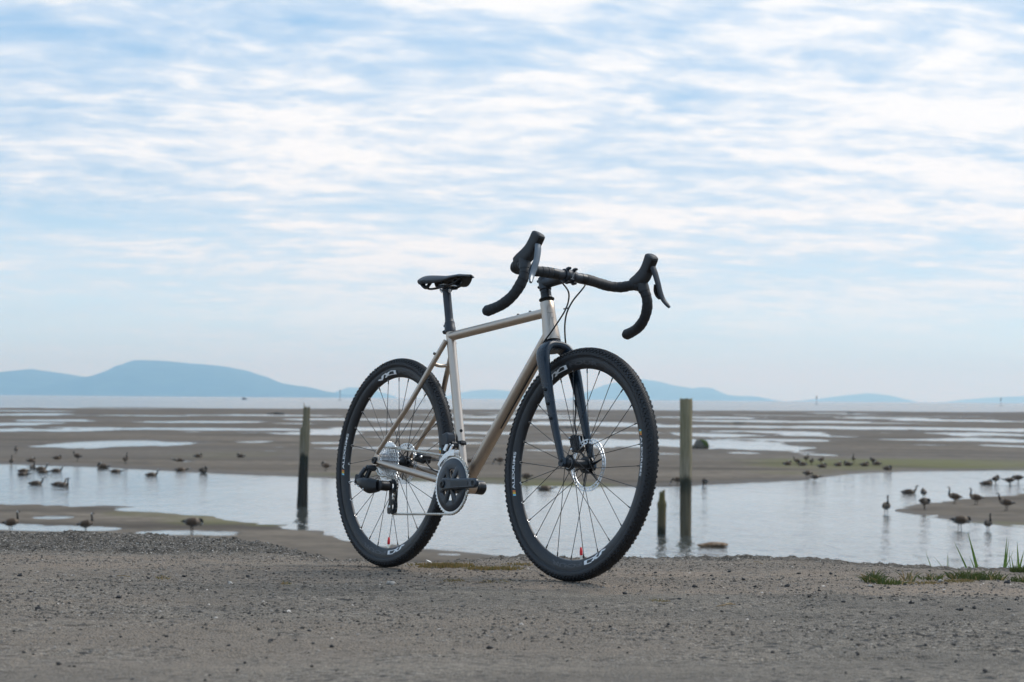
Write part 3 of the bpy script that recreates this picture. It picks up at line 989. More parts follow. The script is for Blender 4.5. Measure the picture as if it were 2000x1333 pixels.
# --- fork, stem, bar (all turn with the steering)
def fork():
    c = ax_at(0.713)
    half_pts = [(1.034, 0.0585, 0.351), (1.004, 0.0590, 0.416), (0.964, 0.0600, 0.508), (0.930, 0.0595, 0.590), (0.905, 0.0575, 0.645), (0.889, 0.0515, 0.680), (0.880, 0.037, 0.701), (0.876, 0.018, 0.7085)]
    path = [(x, -y, z) for x, y, z in half_pts] + [(0.875, 0, 0.710)] + half_pts[::-1]
    p_ = spline(path, 6)
    L = np.concatenate([[0], np.cumsum(np.linalg.norm(np.diff(p_, axis=0), axis=1))])
    L /= L[-1]
    l2 = np.minimum(L, 1 - L) * 2
    wid = np.interp(l2, [0, 0.25, 0.55, 0.72, 0.86, 1.0], [0.0075, 0.0088, 0.0105, 0.0130, 0.0150, 0.0140])
    dep = np.interp(l2, [0, 0.25, 0.55, 0.72, 0.86, 1.0], [0.0105, 0.0135, 0.0185, 0.0230, 0.0260, 0.0270])
    fk = MB().tube(p_, np.stack([wid, dep], 1), 24, ref=(1, 0, 0.28), power=2.6).xf(st).build('fork', M_NAVY, bike, smooth=55)
    MB().lathe([(-0.022, 0.021), (-0.010, 0.0262), (0.004, 0.0285), (0.0085, 0.0275)], c, S_AX, 40).xf(st).build('fork_crown', M_NAVY, fk)
    for s in (-1, 1):
        e = MB().prism([(-0.014, -0.006), (-0.008, -0.014), (0.008, -0.014), (0.014, -0.004), (0.010, 0.014), (-0.008, 0.016)], (WB - 0.006, s * 0.0575 - 0.0070, WR), (1, 0, 0), (0, 0, 1), (0, 1, 0), 0.014, 0.002)
        e.xf(st).build('fork_end', M_NAVY, fk)
        for x, z in ((0.9385, 0.568), (0.957, 0.525), (0.976, 0.481)):
            bolt(fk, (x, s * 0.0695, z), (0, s, 0), 0.0052, 0.006, M_BLK, steer=True)
        bolt(fk, (WB - 0.004, s * 0.0640, WR + 0.004), (0, s, 0), 0.0055, 0.003, M_BLK, name='axle_cap', steer=True)
    return fk


fork()
sp = MB()
sp.lathe([(0, 0.0200), (0.004, 0.0240), (0.0055, 0.0240), (0.0060, 0.0195), (0.013, 0.0180), (0.0135, 0.0165)], ht_hi, S_AX, 36)
sp.xf(st).build('headset_cover', M_BLK, bike)
for k in range(2):
    MB().lathe([(0.0138 + k * 0.0105, 0.0160), (0.0142 + k * 0.0105, 0.0168), (0.0235 + k * 0.0105, 0.0168), (0.0240 + k * 0.0105, 0.0160)], ht_hi, S_AX, 32).xf(st).build('headset_spacer', M_BLK, bike)
CL = np.array([0.918, 0, 0.9235])             # centre of the bar clamp


def stem():
    root = bpy.data.objects.new('stem', None)
    COL.objects.link(root)
    root.parent = bike
    a = ax_at(0.9065)
    MB().lathe([(-0.022, 0.0172), (-0.020, 0.0188), (0.018, 0.0188), (0.020, 0.0172), (0.0225, 0.015)], a, S_AX, 32).xf(st).build('steerer_clamp', M_MATTE, root)
    d = unit(CL - a)
    p_ = spline([a + d * 0.006, a + d * 0.04, CL - d * 0.016], 6)
    MB().tube(p_, np.interp(np.linspace(0, 1, len(p_)), [0, 0.4, 1], [0.0185, 0.0160, 0.0170]), 24).xf(st).build('stem_body', M_MATTE, root)
    MB().lathe([(-0.021, 0.0165), (-0.021, 0.0198), (-0.019, 0.0208), (0.019, 0.0208), (0.021, 0.0198), (0.021, 0.0165)], CL, Y3, 32, closed=True).xf(st).build('bar_clamp', M_MATTE, root)
    for s in (-1, 1):
        MB().lathe([(s * 0.010, 0.0209), (s * 0.010, 0.0216), (s * 0.0125, 0.0216), (s * 0.0125, 0.0209)], CL, Y3, 32, closed=True).xf(st).build('faceplate_band', M_BLK, root)
        for q, w in ((1, 0.5), (-1, 0.5)):
            pb = CL + np.array([0.012, s * 0.0125, q * 0.0215])
            MB().box(pb, (0.014, 0.009, 0.008), rotm((0, 1, 0), -0.2), 0.002).xf(st).build('clamp_lug', M_MATTE, root)
            bolt(root, pb + np.array([0.006, 0, 0]), (1, 0, 0.15 * q), 0.0038, 0.005, M_BLK, steer=True)
    for q in (-0.010, 0.010):
        pb = a + S_AX * q + np.array([-0.019, 0, -0.002])
        MB().box(pb, (0.010, 0.020, 0.009), None, 0.002).xf(st).build('clamp_lug', M_MATTE, root)
        bolt(root, pb - Y3 * 0.009, -Y3, 0.0035, 0.004, M_BLK, steer=True)
    # little white print on the faceplate
    g = MB()
    for (y0, z0, y1, z1) in ((0.0, 0.006, 0.0, -0.006), (-0.006, -0.008, 0.006, -0.008)):
        q = [CL + np.array([math.cos(z * 45 - 0.1) * 0.0212, y, math.sin(z * 45 - 0.1) * 0.0212]) for y, z in ((y0 + (y1 - y0) * f, z0 + (z1 - z0) * f) for f in np.linspace(0, 1, 5))]
        g.tube(q, 0.0005, 6)
    o = g.xf(st).build('stem_print', M_WHITE, root)
    o['kind'] = 'stuff'


stem()
BAR = [(0.918, 0.0, 0.9235), (0.917, 0.05, 0.9235), (0.913, 0.09, 0.9235), (0.905, 0.135, 0.921), (0.906, 0.175, 0.918), (0.922, 0.206, 0.919), (0.955, 0.222, 0.925), (0.990, 0.229, 0.919), (1.008, 0.235, 0.895), (1.007, 0.245, 0.862), (0.986, 0.255, 0.826), (0.950, 0.2635, 0.800), (0.912, 0.269, 0.787), (0.880, 0.2725, 0.780)]
bp_half = spline(BAR, 12)
MB().tube(np.vstack([[(0.9135, -0.085, 0.9235)], [(0.917, -0.05, 0.9235)], [(0.918, 0, 0.9235)], [(0.917, 0.05, 0.9235)], [(0.9135, 0.085, 0.9235)]]), 0.0159, 24).xf(st).build('handlebar', M_MATTE, bike)
for s in (-1, 1):
    p_ = bp_half[[k for k in range(len(bp_half)) if bp_half[k, 1] > 0.062]].copy()
    L = np.concatenate([[0], np.cumsum(np.linalg.norm(np.diff(p_, axis=0), axis=1))])
    ln = np.linspace(0, L[-1], 260)
    q = np.stack([np.interp(ln, L, p_[:, k]) for k in range(3)], 1)
    q[:, 1] *= s
    saw = (ln / 0.0185) % 1.0
    r = 0.0156 + 0.0012 * saw + 0.0004 * np.sin(ln * 90)
    r = r * np.interp(ln, [0, 0.004, 0.012], [0.985, 1.06, 1.0])
    r[-4:] *= np.array([0.99, 0.94, 0.84, 0.62])
    tp = MB().tube(q, r, 20).xf(st).build('bar_tape', M_TAPE, bike, smooth=24)
    MB().lathe([(0.0, 0.0166), (0.018, 0.0166), (0.0185, 0.0160)], q[0], (q[0] - q[1]), 20).xf(st).build('finishing_tape', M_BLK, tp)
    MB().lathe([(-0.002, 0.0120), (0.003, 0.0125), (0.0055, 0.009)], q[-1], (q[-1] - q[-2]), 20).xf(st).build('bar_plug', M_BLK, tp)
    # shift-brake lever: hood body lofted from the bar up to the horn
    sec = [((0.952, 0.2255, 0.9340), 0.0150, 0.0130), ((0.972, 0.2265, 0.9390), 0.0185, 0.0180), ((0.990, 0.2260, 0.9445), 0.0190, 0.0225), ((1.006, 0.2250, 0.9560), 0.0178, 0.0225), ((1.018, 0.2235, 0.9715), 0.0168, 0.0205), ((1.028, 0.2220, 0.9870), 0.0168, 0.0205), ((1.0365, 0.2205, 1.0020), 0.0172, 0.0215), ((1.0400, 0.2200, 1.0095), 0.0168, 0.0208), ((1.0420, 0.2195, 1.0138), 0.0125, 0.0150)]
    P_ = spline([q_[0] for q_ in sec], 4)
    tt = np.linspace(0, len(sec) - 1, len(P_))
    wv_, dv_ = np.interp(tt, range(len(sec)), [q_[1] for q_ in sec]), np.interp(tt, range(len(sec)), [q_[2] for q_ in sec])
    P_[:, 1] *= s
    hood = MB().tube(P_, np.stack([wv_, dv_], 1), 24, ref=(1, 0, -0.7), power=3.3).xf(st).build('brake_hood', M_HOOD, bike, smooth=45)
    # the clamp skirt that grips the bar
    sk = spline([(1.003, s * 0.232, 0.905), (0.996, s * 0.229, 0.925), (0.985, s * 0.227, 0.943)], 5)
    MB().tube(sk, [(0.0178, 0.0180)] * len(sk), 20, ref=(1, 0, 0)).xf(st).build('hood_skirt', M_HOOD, hood, smooth=45)
    # front cover plate and paddle
    fp = spline([(1.0295, s * 0.2225, 0.9640), (1.0430, s * 0.2210, 0.9820), (1.0520, s * 0.2195, 0.9990)], 5)
    MB().tube(fp, [(0.0125, 0.0075)] * len(fp), 16, ref=(1, 0, -0.6), power=3.0).xf(st).build('pivot_cover', M_BLK, hood, smooth=45)
    bl = spline([(1.0435, s * 0.2225, 0.9800), (1.0520, s * 0.2270, 0.9600), (1.0600, s * 0.2350, 0.9300), (1.0640, s * 0.2440, 0.9020), (1.0690, s * 0.2540, 0.8800), (1.0790, s * 0.2640, 0.8640), (1.0850, s * 0.2690, 0.8570)], 6)
    wl = np.interp(np.linspace(0, 1, len(bl)), [0, 0.2, 0.6, 0.85, 1], [0.0105, 0.0110, 0.0095, 0.0068, 0.0045])
    tl = np.interp(np.linspace(0, 1, len(bl)), [0, 0.2, 0.6, 0.85, 1], [0.0065, 0.0050, 0.0042, 0.0042, 0.0035])
    lv = MB().tube(bl, np.stack([wl, tl], 1), 14, ref=(1, 0, 0.25), power=2.5).xf(st).build('lever_blade', M_LEVER if s < 0 else M_MATTE, hood, smooth=45)
    pd = spline([(1.052, s * 0.234, 0.925), (1.048, s * 0.239, 0.908), (1.049, s * 0.246, 0.893), (1.058, s * 0.252, 0.883)], 5)
    MB().tube(pd, np.stack([np.full(len(pd), 0.0075), np.interp(np.linspace(0, 1, len(pd)), [0, 0.4, 1], [0.003, 0.006, 0.003])], 1), 12, ref=(1, 0, 0)).xf(st).build('shift_paddle', M_BLK, hood)
# hoses
c1 = spline([(0.922, -0.034, 0.908), (0.934, -0.026, 0.895), (0.945, -0.012, 0.872), (0.940, -0.006, 0.845), (0.934, -0.012, 0.815), (0.918, -0.020, 0.785), (0.892, -0.029, 0.748), (0.868, -0.033, 0.722), (0.846, -0.028, 0.700)], 7)
MB().tube(c1, 0.0025, 10).build('brake_hose', M_HOSE, bike)
c2 = spline([(0.922, 0.062, 0.909), (0.934, 0.052, 0.900), (0.938, 0.034, 0.880), (0.925, 0.018, 0.850), (0.914, 0.008, 0.815), (0.900, 0.014, 0.780), (0.886, 0.030, 0.740), (0.876, 0.048, 0.704), (0.884, 0.052, 0.685)], 7)
MB().tube(c2, 0.0025, 10).xf(st).build('brake_hose', M_HOSE, bike)
MB().box((0.926, -0.003, 0.823), (0.007, 0.016, 0.004), rotm((1, 0, 0), 0.3), 0.001).build('hose_clip', M_BLK, bike)

# --- wheels
def text2d(s, bold=0.0, outline=0.0):
    cu = bpy.data.curves.new('txt', 'FONT')
    cu.body = s
    cu.size = 1.0
    cu.resolution_u = 3
    if outline:
        cu.fill_mode = 'NONE'
        cu.bevel_depth = outline
        cu.bevel_resolution = 0
    else:
        cu.offset = bold
    o = bpy.data.objects.new('txt', cu)
    COL.objects.link(o)
    dg = bpy.context.evaluated_depsgraph_get()
    me = o.evaluated_get(dg).to_mesh()
    v = np.array([x.co[:] for x in me.vertices])
    f = [tuple(p_.vertices) for p_ in me.polygons]
    o.evaluated_get(dg).to_mesh_clear()
    bpy.data.objects.remove(o)
    bpy.data.curves.remove(cu)
    v[:, 0] -= v[:, 0].min()
    return v, f


TXT = {'ALEXRIMS': text2d('ALEXRIMS', 0.018), 'FOUR': text2d('FOUR', 0, 0.012)}
RIM_R = np.array([0.2855, 0.287, 0.291, 0.298, 0.306, 0.313, 0.3185])
RIM_Y = np.array([0.0, 0.0045, 0.0085, 0.0116, 0.0135, 0.0141, 0.0138])


def rim_pt(ang, r, off, side=-1):
    """point on the rim wall at angle ang (radians), radius r"""
    y = side * (np.interp(r, RIM_R, RIM_Y) + off)
    return np.stack([r * np.cos(ang), y + 0 * ang, r * np.sin(ang)], -1)


def wall_print(parent, c, steer, vf, a0, a1, r0, r1, m, name, zs=0.0, side=-1, label=None):
    """flat lettering bent onto the rim wall, reading clockwise from angle a0 to a1 (degrees)"""
    v, f = vf
    w = v[:, 0].max()
    t0, t1 = v[:, 1].min(), v[:, 1].max()
    ang = np.radians(a0 + (a1 - a0) * v[:, 0] / w)
    rr = r0 + (r1 - r0) * (v[:, 1] - t0) / (t1 - t0)
    P_ = rim_pt(ang, rr, 0.00035 + (v[:, 2] * zs if zs else 0), side) + np.asarray(c)
    b = MB().add(P_, f)
    if steer:
        b.xf(st)
    o = b.build(name, m, parent, smooth=0)
    if label:
        o['label'] = label
    o['kind'] = 'stuff'
    return o


def ribbon(pts, w):
    """flat stroke of width w through 2-D points, mitred"""
    P_ = np.asarray(pts, float)
    out = []
    for i in range(len(P_)):
        a = P_[i] - P_[i - 1] if i else P_[1] - P_[0]
        b = P_[i + 1] - P_[i] if i < len(P_) - 1 else a
        n0, n1 = np.array([-a[1], a[0]]) / np.linalg.norm(a), np.array([-b[1], b[0]]) / np.linalg.norm(b)
        m_ = n0 + n1
        m_ /= max(np.dot(m_, m_) / 2, 0.6)
        out += [P_[i] + m_ * w / 2, P_[i] - m_ * w / 2]
    v = np.array(out)
    return np.c_[v, np.zeros(len(v))], [(2 * i, 2 * i + 1, 2 * i + 3, 2 * i + 2) for i in range(len(P_) - 1)]


def subdiv(pts, n=4):
    P_ = np.asarray(pts, float)
    return np.vstack([seg(P_[i], P_[i + 1], n + 1)[:-1] for i in range(len(P_) - 1)] + [P_[-1:]])


_l1 = ribbon(subdiv([(0, 0.30), (0.19, -0.16), (0.27, 0.55), (0.43, 0.66), (0.59, 0.10), (0.985, 0.04), (0.965, 0.72), (0.69, 0.80)], 3), 0.135)
_l2 = ribbon(subdiv([(0.65, 0.72), (0.41, -0.10)], 3), 0.135)
_l2[0][:, 2] += 0.3
LOGO = (np.vstack([_l1[0], _l2[0]]), _l1[1] + [tuple(i + len(_l1[0]) for i in q) for q in _l2[1]])
LOGO[0][:, 0] = np.clip((LOGO[0][:, 0] + 0.04), 0, None)


def ring_plate(b, outer, inner, y0, y1, c, mi=0):
    """flat ring between two closed outlines of equal count in the x-z plane"""
    o3 = lambda Q, y: np.stack([c[0] + Q[:, 0], np.full(len(Q), c[1] + y), c[2] + Q[:, 1]], 1)
    b.rings([o3(outer, y0), o3(outer, y1), o3(inner, y1), o3(inner, y0)], closed=True, mi=mi)


def gear_outline(T, r, h=0.004, sub=4):
    a = np.linspace(0, 2 * np.pi, T * sub, endpoint=False)
    prof = np.tile([0.15, 1.0, 0.85, 0.0], T)[:T * sub] if sub == 4 else np.tile([0, 1], T)
    rr = r - h * 0.5 + h * prof
    return np.stack([rr * np.cos(a), rr * np.sin(a)], 1)


def circ(r, n):
    a = np.linspace(0, 2 * np.pi, n, endpoint=False)
    return np.stack([r * np.cos(a), r * np.sin(a)], 1)


def tyre_profile():
    a = np.radians(np.linspace(-128, 128, 40))
    y = 0.0192 * np.sin(a)
    r = 0.3298 + 0.0188 * np.cos(a)
    y = np.where(r < 0.3235, np.sign(y) * np.minimum(np.abs(y), 0.0150 + (r - 0.318) * 0.2), y)
    return r, y


def knobs(c, seed):
    rng = np.random.default_rng(seed)
    V, Fc = [], []
    rows = []
    for deg, cnt, la, lw, h, ph in ((0, 240, 0.0048, 0.0050, 0.0016, 0.0), (13, 240, 0.0048, 0.0040, 0.0017, 0.5), (-13, 240, 0.0048, 0.0040, 0.0017, 0.5), (26, 240, 0.0050, 0.0042, 0.0020, 0.0), (-26, 240, 0.0050, 0.0042, 0.0020, 0.0),
                                     (40, 200, 0.0056, 0.0046, 0.0026, 0.2), (-40, 200, 0.0056, 0.0046, 0.0026, 0.7), (56, 132, 0.0080, 0.0060, 0.0042, 0.0), (-56, 132, 0.0080, 0.0060, 0.0042, 0.5), (72, 132, 0.0064, 0.0050, 0.0030, 0.5), (-72, 132, 0.0064, 0.0050, 0.0030, 0.0)):
        rows += [(deg, 2 * np.pi * (k + ph) / cnt, la, lw, h) for k in range(cnt)]
    rows = np.array(rows)
    n = len(rows)
    phi, th, la, lw, h = np.radians(rows[:, 0]), rows[:, 1], rows[:, 2], rows[:, 3], rows[:, 4]
    h = h * rng.uniform(0.85, 1.1, n)
    rad = np.stack([np.cos(th), 0 * th, np.sin(th)], 1)
    tan = np.stack([-np.sin(th), 0 * th, np.cos(th)], 1)
    yv = np.tile([0, 1.0, 0], (n, 1))
    nrm = rad * np.cos(phi)[:, None] + yv * np.sin(phi)[:, None]
    crs = -rad * np.sin(phi)[:, None] + yv * np.cos(phi)[:, None]
    base = rad * 0.3298 + nrm * 0.0186
    co = []
    for lev, sc in ((-0.0012, 1.0), (1.0, 0.80)):
        for sa, sb in ((-1, -1), (1, -1), (1, 1), (-1, 1)):
            off = (lev if lev < 0 else 0) + (h if lev > 0 else 0)
            co.append(base + nrm * np.broadcast_to(off, n)[:, None] + tan * (sa * la * sc / 2)[:, None] + crs * (sb * lw * sc / 2)[:, None])
    V = np.stack(co, 1).reshape(-1, 3) + np.asarray(c)
    quad = np.array([(4, 5, 6, 7), (0, 1, 5, 4), (1, 2, 6, 5), (2, 3, 7, 6), (3, 0, 4, 7)])
    f = (quad[None] + (np.arange(n) * 8)[:, None, None]).reshape(-1, 4)
    return V, f.tolist()


def rotor(parent, c, R, steer, side):
    b = MB()
    n = 96
    a = np.linspace(0, 2 * np.pi, n, endpoint=False)
    wav = 0.0012 * np.cos(6 * a)
    o_ = lambda r: np.stack([(r) * np.cos(a), r * np.sin(a)], 1)
    ring_plate(b, o_(R + wav), o_(R - 0.0042 + wav * 0.5), -0.0009, 0.0009, c)
    ring_plate(b, o_(np.full(n, R - 0.0105)), o_(np.full(n, R - 0.0145)), -0.0009, 0.0009, c)
    for k in range(36):
        t0 = 2 * np.pi * k / 36
        p0 = np.array([(R - 0.0040) * math.cos(t0 + 0.055), 0, (R - 0.0040) * math.sin(t0 + 0.055)]) + c
        p1 = np.array([(R - 0.0110) * math.cos(t0), 0, (R - 0.0110) * math.sin(t0)]) + c
        b.tube([p0, p1], [(0.0022, 0.0008)] * 2, 6, ref=(0, 1, 0))
    if steer:
        b.xf(st)
    b.build('brake_rotor', M_ROTOR, parent)
    d = MB()
    for k in range(6):
        t0 = 2 * np.pi * k / 6 + 0.3
        d.tube([c + np.array([0.018 * math.cos(t0 - 0.25), 0.0, 0.018 * math.sin(t0 - 0.25)]), c + np.array([(R - 0.013) * math.cos(t0), 0, (R - 0.013) * math.sin(t0)])], [(0.0050, 0.0014), (0.0024, 0.0012)], 8, ref=(0, 1, 0))
    d.lathe([(-0.003, 0.020), (-0.003, 0.026), (0.003, 0.026), (0.003, 0.020)], c, Y3, 30, closed=True)
    if steer:
        d.xf(st)
    d.build('rotor_carrier', M_BLK, parent)


def wheel(name, c, steer, rear, spoke0, prints):
    c = np.asarray(c, float)
    X = (lambda b: b.xf(st)) if steer else (lambda b: b)
    root = bpy.data.objects.new(name, None)
    COL.objects.link(root)
    root.parent = bike
    n = 200
    a = np.linspace(0, 2 * np.pi, n, endpoint=False)
    ca, sa = np.cos(a), np.sin(a)
    loop = lambda r, y: c + np.stack([r * ca, np.full(n, y), r * sa], 1)
    r, y = tyre_profile()
    X(MB().rings([loop(q, w) for q, w in zip(r, y)], closed=True)).build('tyre', M_RUB, root, smooth=60)
    V, f = knobs(c, 3 + rear)
    b = MB().add(V, f)
    X(b).build('tread', M_TREAD, root, smooth=0)['kind'] = 'stuff'
    # bead line and sidewall ridge
    for s in (-1, 1):
        X(MB().tube(loop(0.3215, s * 0.0163), 0.0007, 8, ref=(0, 1, 0), closed=True)).build('bead_ridge', M_RUB, root, smooth=60)
    rr = np.concatenate([RIM_R[::-1], RIM_R[1:], [0.3185 - 0.001]])
    yy = np.concatenate([-RIM_Y[::-1], RIM_Y[1:], [0.0]])
    X(MB().rings([loop(q, w) for q, w in zip(rr, yy)], closed=True)).build('rim', M_RIM, root, smooth=50)
    # hub
    if rear:
        prof = [(-0.066, 0.0085), (-0.060, 0.0100), (-0.020, 0.0170), (-0.0195, 0.0230), (-0.0165, 0.0245), (-0.0155, 0.0180), (-0.006, 0.0145), (0.022, 0.0145), (0.032, 0.0190), (0.033, 0.0260), (0.036, 0.0260), (0.037, 0.0200), (0.050, 0.0180), (0.064, 0.0100)]
        fl = {-1: -0.018, 1: 0.0345}
    else:
        prof = [(-0.051, 0.0090), (-0.046, 0.0155), (-0.038, 0.0170), (-0.037, 0.0240), (-0.034, 0.0245), (-0.032, 0.0170), (-0.024, 0.0135), (0.010, 0.0140), (0.020, 0.0175), (0.021, 0.0250), (0.024, 0.0255), (0.025, 0.0190), (0.044, 0.0170), (0.050, 0.0090)]
        fl = {-1: -0.0355, 1: 0.0225}
    X(MB().lathe(prof, c, Y3, 36)).build('hub', M_BLK, root)
    if not rear:
        X(MB().lathe([(-0.0405, 0.0172), (-0.0405, 0.0178), (-0.0390, 0.0178), (-0.0390, 0.0172)], c, Y3, 30, closed=True)).build('hub_ring', M_SIL, root)
    # 28 spokes laced two-cross, each with its nipple
    for k in range(28):
        th = spoke0 + 2 * np.pi * k / 28
        s = -1 if k % 2 else 1
        tw = (1 if (k // 2) % 2 else -1) * R_(62)
        hp = c + np.array([0.0215 * math.cos(th + tw), fl[s], 0.0215 * math.sin(th + tw)])
        rp = c + np.array([0.2860 * math.cos(th), s * 0.0008, 0.2860 * math.sin(th)])
        d = unit(rp - hp)
        b = MB().tube([hp, rp - d * 0.010], 0.00105, 7, mi=0)
        b.tube([rp - d * 0.0135, rp - d * 0.012, rp + d * 0.001], [0.0013, 0.0020, 0.0020], 8, mi=0)
        b.lathe([(-0.0001, 0.0024), (-0.0007, 0.0034), (0.0006, 0.0036)], rp, -d, 12, mi=1)
        X(b).build('spoke', [M_SPOKE, M_SIL], root)
    va = R_(prints['valve'])
    dv = np.array([math.cos(va), 0, math.sin(va)])
    vl = MB().lathe([(0.290, 0.0032), (0.270, 0.0032), (0.268, 0.0026)], c, dv, 12)
    vo = X(vl).build('valve', M_BRASS, root)
    X(MB().lathe([(0.274, 0.0034), (0.272, 0.0046), (0.262, 0.0046), (0.2515, 0.0032), (0.250, 0.0020)], c, dv, 14)).build('valve_cap', M_RED, root)
    for a0, a1, a2, a3 in prints['logo']:
        wall_print(root, c, steer, LOGO, a0, a1, 0.2925, 0.3105, M_WHITE, 'rim_logo', zs=0.0004, label='white angular logo on the black rim')
        wall_print(root, c, steer, TXT['FOUR'], a2, a3, 0.2975, 0.3085, M_GPRINT, 'rim_word', zs=0.004, label='grey outlined word FOUR on the rim')
    for a0, a1 in prints['alex']:
        sg = np.sign(a1 - a0)
        wall_print(root, c, steer, TXT['ALEXRIMS'], a0 - 4.6, a1, 0.2985, 0.3085, M_WHITE, 'rim_word', label='white word ALEXRIMS on the rim')
        for q, m_ in ((0, M_CYAN), (1, M_YEL), (2, M_ORG)):
            v = np.array([(0, 0, 0), (1, 0, 0), (1.6, 1, 0), (0.6, 1, 0)], float)
            s0 = a0 - 0.35 - q * 1.15
            wall_print(root, c, steer, (v, [(0, 1, 2, 3)]), s0, s0 - 1.6, 0.2980, 0.3090, m_, 'rim_stripe')
    return root


fw_ = wheel('front_wheel', (WB, 0, WR), True, False, R_(140.3 + 0.6), {'valve': -80.4, 'logo': [(124.5, 104.9, 102.5, 77.0), (-55.0, -75.3, -77.5, -104.3)], 'alex': [(200.2, 173.6), (20.2, -6.4)]})
rw_ = wheel('rear_wheel', (0, 0, WR), False, True, R_(168.5), {'valve': -88.1, 'logo': [(113.3, 91.0, 88.5, 62.0), (-64.5, -85.0, -87.5, -114.7)], 'alex': [(189.4, 161.4), (9.4, -18.6)]})
rotor(fw_, np.array([WB, 0.0365, WR]), 0.080, True, 1)
rotor(rw_, np.array([0, 0.0475, WR]), 0.070, False, 1)

# --- cassette
cas = bpy.data.objects.new('cassette', None)
COL.objects.link(cas)
cas.parent = bike
for k, T in enumerate((10, 11, 12, 13, 14, 15, 17, 19, 21, 24, 28, 33)):
    rr = 0.0127 * T / (2 * np.pi) + 0.0006
    b = MB()
    go = gear_outline(T, rr, 0.0042)
    ring_plate(b, go, circ(max(rr * 0.62, 0.013) if k > 5 else 0.012, len(go)), -0.0008, 0.0008, (0, -0.0575 + 0.0033 * k, WR))
    for j in range(7 if k > 5 else 0):
        t0 = 2 * np.pi * j / 7 + k * 0.3
        b.tube([(0.014 * math.cos(t0), -0.0575 + 0.0033 * k, WR + 0.014 * math.sin(t0)), (rr * 0.66 * math.cos(t0 + 0.25), -0.0575 + 0.0033 * k, WR + rr * 0.66 * math.sin(t0 + 0.25))], [(0.003, 0.0007)] * 2, 6, ref=(0, 1, 0))
    b.build('sprocket', M_SIL, cas, smooth=30)
MB().lathe([(-0.062, 0.010), (-0.061, 0.0155), (-0.0585, 0.0165), (-0.0585, 0.010)], (0, 0, WR), Y3, 24, closed=True).build('lockring', M_SIL, cas)

# --- crankset
crk = bpy.data.objects.new('crankset', None)
COL.objects.link(crk)
crk.parent = bike
b = MB()
go = gear_outline(46, 0.0930, 0.0048)
ring_plate(b, go, circ(0.0840, len(go)), -0.0012, 0.0012, (BB[0], -0.0490, BB[2]))
b.build('chainring', M_SIL, crk, smooth=30)
b = MB()
go = gear_outline(33, 0.0665, 0.0045)
ring_plate(b, go, circ(0.052, len(go)), -0.0012, 0.0012, (BB[0], -0.0415, BB[2]))
b.build('chainring', M_SIL, crk, smooth=30)
b = MB().lathe([(0.0, 0.0500), (0.0, 0.0850), (-0.0030, 0.0850), (-0.0055, 0.0815), (-0.0075, 0.0620), (-0.0060, 0.0500)], BB + np.array([0, -0.0480, 0]), Y3, 72, closed=True)
b.build('chainring_guard', M_GREY, crk)
for k in range(8):
    t0 = 2 * np.pi * k / 8 + 0.2
    bolt(crk, BB + np.array([0.0565 * math.cos(t0), -0.0500, 0.0565 * math.sin(t0)]), -Y3, 0.0042, 0.003, M_DKGREY, name='ring_bolt')
for k, t0 in enumerate((R_(58), R_(122), R_(196), R_(246), R_(300), R_(344))):
    e = np.array([math.cos(t0), 0, math.sin(t0)])
    MB().tube([BB + np.array([0, -0.052, 0]) + e * 0.012, BB + np.array([0, -0.0530, 0]) + e * 0.040, BB + np.array([0, -0.0520, 0]) + e * 0.064], [(0.0090, 0.0055), (0.0105, 0.0045), (0.0150, 0.0035)], 14, ref=(0, 1, 0), power=3).build('spider_arm', M_DKGREY if k % 2 else M_GREY, crk)


def arm_outline(L, r0, r1):
    a = np.radians(np.linspace(90, 270, 13))
    c_ = np.radians(np.linspace(-90, 90, 11))
    return np.vstack([np.stack([r0 * np.cos(a), r0 * np.sin(a)], 1), [[L * 0.3, -r0 * 0.82]], np.stack([L + r1 * np.cos(c_), r1 * np.sin(c_)], 1), [[L * 0.3, r0 * 0.82]]])


CA = R_(2.0)
ce, cf = np.array([math.cos(CA), 0, math.sin(CA)]), np.array([-math.sin(CA), 0, math.cos(CA)])
arm = MB().prism(arm_outline(0.1725, 0.0200, 0.0150), BB + np.array([0, -0.0700, 0]), ce, cf, -Y3, 0.0150, 0.0040).build('crank_arm', M_GREY, crk, smooth=30)
MB().lathe([(0, 0.0125), (0.003, 0.0125), (0.004, 0.0110), (0.004, 0.0065), (0.0015, 0.0060)], BB + np.array([0, -0.0850, 0]), -Y3, 24).build('crank_cap', M_BLK, crk)
MB().lathe([(0, 0.0082), (0.0007, 0.0082), (0.0007, 0.0066), (-0.002, 0.0062)], BB + ce * 0.1690 + np.array([0, -0.0850, 0]), -Y3, 20).build('pedal_thread', M_BLK, crk)
g = MB().prism([(0.046, -0.0085), (0.142, -0.0070), (0.146, 0.0), (0.142, 0.0070), (0.046, 0.0085)], BB + np.array([0, -0.0849, 0]), ce, cf, -Y3, 0.0012, 0.0005)
g.build('arm_panel', M_DKGREY, crk)
MB().lathe([(0.036, 0.0215), (0.044, 0.0220), (0.047, 0.0205)], BB, Y3, 32).build('bearing_cup', M_BLK, crk)
MB().prism(arm_outline(0.1725, 0.0225, 0.0150), BB + np.array([0, 0.0560, 0]), -ce, -cf, Y3, 0.0170, 0.0050).build('crank_arm', M_DKGREY, crk, smooth=30)
MB().lathe([(0.046, 0.0205), (0.058, 0.0225), (0.068, 0.0225), (0.0735, 0.0170), (0.0750, 0.0060)], BB, Y3, 32).build('axle_boss', M_BLK, crk)

# --- chain: rear cog, pulleys, chainring
PU1, PU2 = np.array([0.0770, 0.2690]), np.array([0.0870, 0.2000])


def arc(c, r, a0, a1, n=14):
    t_ = np.radians(np.linspace(a0, a1, n))
    return np.stack([c[0] + r * np.cos(t_), c[1] + r * np.sin(t_)], 1)


